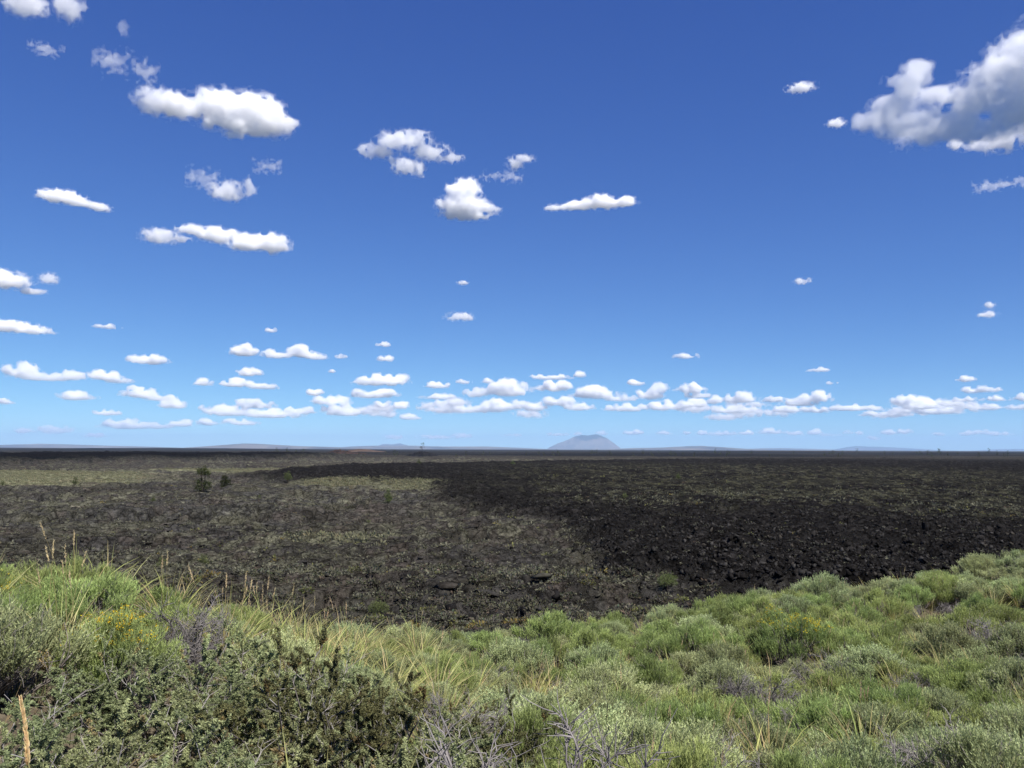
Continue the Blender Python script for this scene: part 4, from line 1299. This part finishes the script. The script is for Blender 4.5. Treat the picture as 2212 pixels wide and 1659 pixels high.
mass('lava_rubble', 'black broken rubble covering the younger lava flow', RA[rest], SA[rest], HULLS, (BLACK, GREY, BROWN), (.66, .24, .10), .25)
mass('lava_fragments', 'brown and grey broken crust pieces on the older lava', RP[restp], SP[restp], SLABS, (BROWN, GREY, LICHEN, BLACK), (.4, .2, .25, .15), .3)

# collapsed lava ledge with dark hollows, just above the brush at the centre
for k, (px, py, w, hh, d_) in enumerate([(930, 1318, 1.3, .9, 0), (975, 1322, 1.1, 1.0, .3), (1015, 1326, 1.2, .8, .1), (1090, 1330, 1.0, .9, 0), (1130, 1326, 1.2, 1.1, .2), (1165, 1318, 1.1, .9, .1), (1200, 1308, 1.2, 1.0, 0), (890, 1322, 1.0, .7, .1), (840, 1318, 1.1, .7, 0)]):
    p = on_plane(px, py); z = float(ground_z(p[0], p[1])[0])
    o = obj('lava_block', RM[(k * 3) % len(RM)], None, (p[0], p[1] + d_, z + hh * .2)); o.scale = (w, w * .9, hh); o.rotation_euler = (.15 * math.sin(k * 3), .2 * math.cos(k * 5), k * 1.3)
    tag(o, ('leftmost', 'second', 'third', 'fourth', 'fifth', 'sixth', 'rightmost')[min(6, max(0, k - 1 if k < 7 else 0))] + ' big dark block under the collapsed lava ledge at the centre' if k < 7 else 'rounded dark block left of the collapsed lava ledge', 'rock', 'blocks of the collapsed ledge')
for k, (px, py, w, hh) in enumerate([(960, 1306, 2.3, .55), (1060, 1310, 2.7, .6), (1175, 1304, 2.4, .55)]):
    p = on_plane(px, py); z = float(ground_z(p[0], p[1])[0])
    o = obj('lava_slab', SM[(k * 4) % len(SM)], None, (p[0], p[1] + .9, z + .42)); o.scale = (w, w * .8, hh * 2.4); o.rotation_euler = (.08, .06 * (k - 1), k * 2.1)
    tag(o, ('left', 'middle', 'right')[k] + ' roof slab of the collapsed lava ledge at the centre', 'rock', 'roof slabs of the collapsed ledge', 'thing')
p = on_plane(2000, 1192); z = float(ground_z(p[0], p[1])[0])
for k, (dx, w, hh) in enumerate([(0, .9, 2.1), (.7, 1.0, 1.3), (-.7, 1.0, 1.0)]):
    o = obj('lava_block', RM[(k * 3 + 1) % len(RM)], None, (p[0] + dx, p[1], z + hh * .35)); o.scale = (w, w, hh); o.rotation_euler = (.1, .12 * k, k)
    tag(o, ('tall black lava spire standing in the rubble near the right edge', 'black block right of the lava spire', 'black block left of the lava spire')[k], 'rock')

# ------------------------------------------------------------------ brush growing on the lava
def small_bush(seed, nq, big=1.0):
    rg = np.random.default_rng(seed)
    d = unit(rg.normal(size=(nq, 3)) + np.array([0, 0, .5])); d[:, 2] = np.abs(d[:, 2])
    P = d * rg.uniform(.15, .42, (nq, 1)) * np.array([1, 1, .75])
    D = unit(d + rg.normal(size=(nq, 3)) * .5 + np.array([0, 0, .4]))
    V, F = quad_leaves(P, D, rg.uniform(.14, .30, nq) * big, rg.uniform(.07, .15, nq) * big, rg)
    return V, F


PALE, OLIVE, LIME, GOLD, RUST = (.118, .120, .082), (.078, .080, .050), (.125, .135, .052), (.19, .165, .05), (.09, .072, .052)
BV = [small_bush(3000 + i, 110, .62) for i in range(5)]
BM = [[mesh_np('foliage', V, F, M_leaf, tint=np.repeat(jitter(c, len(F), frng, .2), 4, 0)) for V, F in BV] for c in (PALE, OLIVE, LIME, GOLD)]
stem_me = make_dead(3100, .4, .4)[0]
dens = lambda x, y: frng.uniform(size=x.shape) < np.clip(.62 + .7 * fbm(x / 14, y / 14, 3, 801), .05, 1)
B1, S1 = scatter(17000, 1012, 1372, -60, 1720, lambda x, y: ~inflow(x, y) & dens(x, y), .38, 1.0)
B2, S2 = scatter(5200, 1004, 1160, 1120, 2280, lambda x, y: inmix(x, y) & dens(x, y), .5, 1.3)
B3, S3 = scatter(500, 1100, 1290, 1150, 2280, lambda x, y: inflow(x, y), .3, .6)
BB = np.r_[B1, B2, B3]; BS = np.r_[S1, S2, S3]
# thin the brush into drifts and let the hollows stay bare
bigb, restb = split_big(BB, BS, 240)
for k in bigb:
    p, s = BB[k], BS[k] * 1.25
    ci = int(frng.choice(4, p=(.55, .35, .07, .03)))
    e = empty('lava_bush', (p[0], p[1], p[2] - .04), frng.uniform(0, 6.28), (s * 1.2, s * 1.2, s))
    tag(e, ('pale sage-green', 'olive', 'lime-green', 'golden')[ci] + ' low bush ' + where_block(p), 'bush', 'low bushes on the lava')
    obj('foliage', BM[ci][int(frng.integers(5))], e)
    obj('stems', stem_me, e)
lows = [small_bush(3200 + i, 9, 1.5) for i in range(6)]
Vs, Fs, Ts, o_ = [], [], [], 0
for k in restb:
    V, F = lows[frng.integers(6)]
    a = frng.uniform(0, 6.28); ca, sa = math.cos(a), math.sin(a)
    q = V @ np.array([[ca, sa, 0], [-sa, ca, 0], [0, 0, 1]]) * BS[k] * np.array([1.1, 1.1, .85]) + BB[k] + np.array([0, 0, .05])
    c = np.array((PALE, OLIVE, LIME, GOLD, RUST)[frng.choice(5, p=(.52, .39, .03, .01, .05))]) * frng.uniform(.7, 1.15)
    Vs.append(q); Fs.append(F + o_); Ts.append(np.repeat(c[None], len(V), 0)); o_ += len(V)
tag(obj('lava_brush', mesh_np('lava_brush', np.concatenate(Vs), np.concatenate(Fs), M_leaf, tint=np.concatenate(Ts))), 'thin scatter of pale low brush over the lava', kind='stuff')
# sagebrush flats between the flows
fl = []
for pi, nq in ((0, 3600), (1, 1000), (2, 1300), (3, 400), (4, 130)):
    poly = SAGES_G[pi]; arr = np.array(poly)
    n_ = nq * 3
    X = frng.uniform(arr[:, 0].min(), arr[:, 0].max(), n_); Y = frng.uniform(arr[:, 1].min(), arr[:, 1].max(), n_)
    k = in_poly(X, Y, poly) & (np.abs(X / Y) < .66) & (fbm(X / 8, Y / 8, 3, 811) > -.35)
    X, Y = X[k][:nq], Y[k][:nq]
    fl.append(np.c_[X, Y, ground_z(X, Y)])
FL = np.concatenate(fl)
Vs, Fs, Ts, o_ = [], [], [], 0
for p in FL:
    V, F = lows[frng.integers(6)]
    s = frng.uniform(.6, 1.25)
    c = np.array(((.215, .208, .130), (.185, .185, .10), (.23, .195, .12))[frng.choice(3, p=(.6, .25, .15))]) * frng.uniform(.8, 1.15)
    Vs.append(V * s + p); Fs.append(F + o_); Ts.append(np.repeat(c[None], len(V), 0)); o_ += len(V)
tag(obj('sagebrush_flats', mesh_np('sagebrush_flats', np.concatenate(Vs), np.concatenate(Fs), M_leaf, tint=np.concatenate(Ts))), 'pale sagebrush covering the old ground between the lava flows', kind='stuff')

# ------------------------------------------------------------------ trees on the plain
def pine(name, label, p, h, lobes, seed, trunks, per=260, group=None, dark=1.0, q=1.0):
    """lobes: (x, z, rx, rz) in tree heights; trunks: list of paths of (x, z) in tree heights."""
    rg = np.random.default_rng(seed)
    e = empty(name, p)
    tag(e, label, 'tree', group)
    for tr in trunks:
        t = np.array([[a * h, rg.uniform(-.03, .03) * h, b * h] for a, b in tr])[None]
        v, f = tubes(t, np.linspace(.035, .012, t.shape[1])[None] * h, 6)
        obj('trunk', mesh_np('trunk', v, f, M_twig, tint=np.full((len(v), 3), .045) * np.array([1, .85, .72])), e)
    Vs = []
    lim = []
    for lx, lz, rx, rz in lobes:
        m = max(int(per * 2.8 * (rx * rz) / .04), 30)
        nt_ = max(m // 14, 4)
        tc = np.stack([rg.uniform(-1, 1, nt_) * rx * .75 + lx, rg.normal(size=nt_) * rx * .5, rg.normal(size=nt_) * rz * .5 + lz], -1) * h
        idx = rg.integers(0, nt_, m)
        P = tc[idx] + rg.normal(size=(m, 3)) * .030 * h * q
        D = unit(rg.normal(size=(m, 3)) * .8 + np.array([0, 0, .5]) + unit(tc[idx] - np.array([lx, 0, lz]) * h) * .5)
        v, f = quad_leaves(P, D, rg.uniform(.03, .06, m) * h * q, rg.uniform(.012, .026, m) * h * q, rg)
        c = np.repeat(np.array([[.058, .072, .028]]) * dark * (1 + rg.normal(size=(nt_, 1)) * .25)[idx] * (1 + rg.normal(size=(m, 1)) * .18), 4, 0)
        Vs.append((v, f, np.clip(c, .006, 1)))
        for _ in range(2):
            j = rg.integers(nt_)
            base = np.array([0.0 + lx * .2, 0, max(lz - rz * .8, .08)]) * h
            lim.append(np.stack([base, base * .45 + tc[j] * .55 + np.array([0, 0, -.02 * h]), tc[j]]))
    V, F, T = merge(Vs)
    obj('crown', mesh_np('crown', V, F, M_pine, tint=T), e)
    for l_ in lim if per > 100 else []:
        v, f = tubes(l_[None], np.array([[.012, .008, .004]]) * h, 4)
        obj('limb', mesh_np('limb', v, f, M_twig, tint=np.full((len(v), 3), .05) * np.array([1, .88, .76])), e)
    return e


def stand(px, py):
    p = on_plane(px, py)
    p[2] = float(ground_z(p[0], p[1])[0]) - .05
    return p, math.hypot(p[0], p[1]) / FPX


p, u = stand(438, 1076)
pine('limber_pine', 'tallest pine on the plain, forked with a flat spreading top', p, 50 * u, [(-.02, .86, .26, .11), (.13, .74, .2, .11), (-.12, .76, .15, .07), (-.17, .38, .15, .16), (-.15, .14, .17, .11), (.16, .34, .15, .12), (.16, .15, .14, .09)], 11,
     [[(-.02, 0), (-.05, .3), (-.07, .55), (-.05, .82)], [(.03, 0), (.05, .3), (.07, .55), (.1, .78)]], 330, dark=.7)
p, u = stand(486, 1056)
pine('limber_pine', 'smaller dark pine right of the forked pine', p, 33 * u, [(-.05, .8, .2, .16), (-.1, .5, .26, .18), (.12, .55, .22, .18), (.0, .24, .34, .14), (.3, .3, .2, .14)], 12, [[(0, 0), (-.03, .4), (-.03, .85)]], 300, dark=.55)
p, u = stand(162, 1048)
pine('young_pine', 'small pine at the edge of the pale flat on the left', p, 17 * u, [(0, .75, .2, .2), (-.05, .4, .34, .2), (.1, .3, .34, .16)], 13, [[(0, 0), (0, .7)]], 200)
p, u = stand(621, 1044)
pine('young_pine', 'round green bushy pine at the tip of the black flow', p, 22 * u, [(0, .6, .36, .28), (-.1, .35, .36, .2), (.12, .35, .36, .2)], 14, [[(0, 0), (0, .6)]], 170, dark=1.5)
p, u = stand(838, 1084)
pine('young_pine', 'small upright pine right of the middle pale patch', p, 30 * u, [(0, .8, .16, .18), (-.06, .5, .24, .2), (.08, .4, .26, .2), (0, .2, .32, .14)], 15, [[(0, 0), (0, .8)]], 250, dark=1.3)
p, u = stand(818, 1316)
pine('green_bush', 'fresh green bush on the lava above the centre brush line', p, 50 * u, [(0, .55, .34, .28), (-.2, .4, .3, .22), (.2, .45, .3, .22)], 16, [[(0, 0), (0, .5)]], 420, dark=2.0, q=.6)
p, u = stand(1442, 1302)
pine('green_bush', 'dark green bush at the foot of the black rubble', p, 48 * u, [(0, .55, .4, .26), (-.2, .4, .3, .22), (.2, .45, .3, .22)], 17, [[(0, 0), (0, .5)]], 420, dark=1.6, q=.6)
for k, (px, py, hp, lb) in enumerate([(560, 1080, 11, 'little pine below right of the forked pine'), (330, 1098, 14, 'low green shrub left below the forked pine'), (6, 1050, 12, 'tiny pine cut by the left edge'), (905, 1012, 12, 'tiny pine behind the black flow'), (1108, 1012, 12, 'tiny light pine on the black flow at the centre'), (795, 1135, 20, 'small green shrub on the brown lava left of centre'),
                                      (350, 1218, 30, 'yellow-green spreading shrub above the left brush line'), (440, 1215, 24, 'yellow-green shrub right of the spreading shrub on the left'), (1350, 1100, 16, 'small green shrub on the lichened lava, right of centre'), (1465, 1052, 14, 'small shrub high on the black flow right of centre')]):
    p, u = stand(px, py)
    pine('young_pine' if hp < 20 else 'green_bush', lb, p, hp * u, [(0, .6, .3, .3), (-.15, .35, .36, .2), (.15, .3, .36, .18)], 30 + k, [[(0, 0), (0, .6)]], 150, dark=1.3)
G4 = 'tiny trees strung along the far lava'
far = [(912, 973, 13)] + [(int(a), 983 + b, c) for a, b, c in zip(frng.uniform(590, 2190, 78), frng.uniform(-3.0, 4.5, 78), frng.uniform(4.5, 10.5, 78))]
for k, (px, py, hp) in enumerate(far):
    hp *= 1.25
    p, u = stand(px, py + (6 if k == 0 else 0))
    if k == 0:
        p = np.array(at_depth(912, 971.5, 1150)); u = 1150 / FPX
    elif abs(px - 912) < 50:
        continue
    zn = ('nearer row' if py > 984 else 'farther row') + ', ' + column(px)
    pine('distant_tree', 'lone dark tree on top of the black lava knoll' if k == 0 else 'tiny dark tree far off, ' + zn, p, hp * u, [(0, .66, .22, .24), (0, .3, .36, .2)], 60 + k, [[(0, 0), (0, .6)]], 22, None if k == 0 else G4, .8, 1.8)
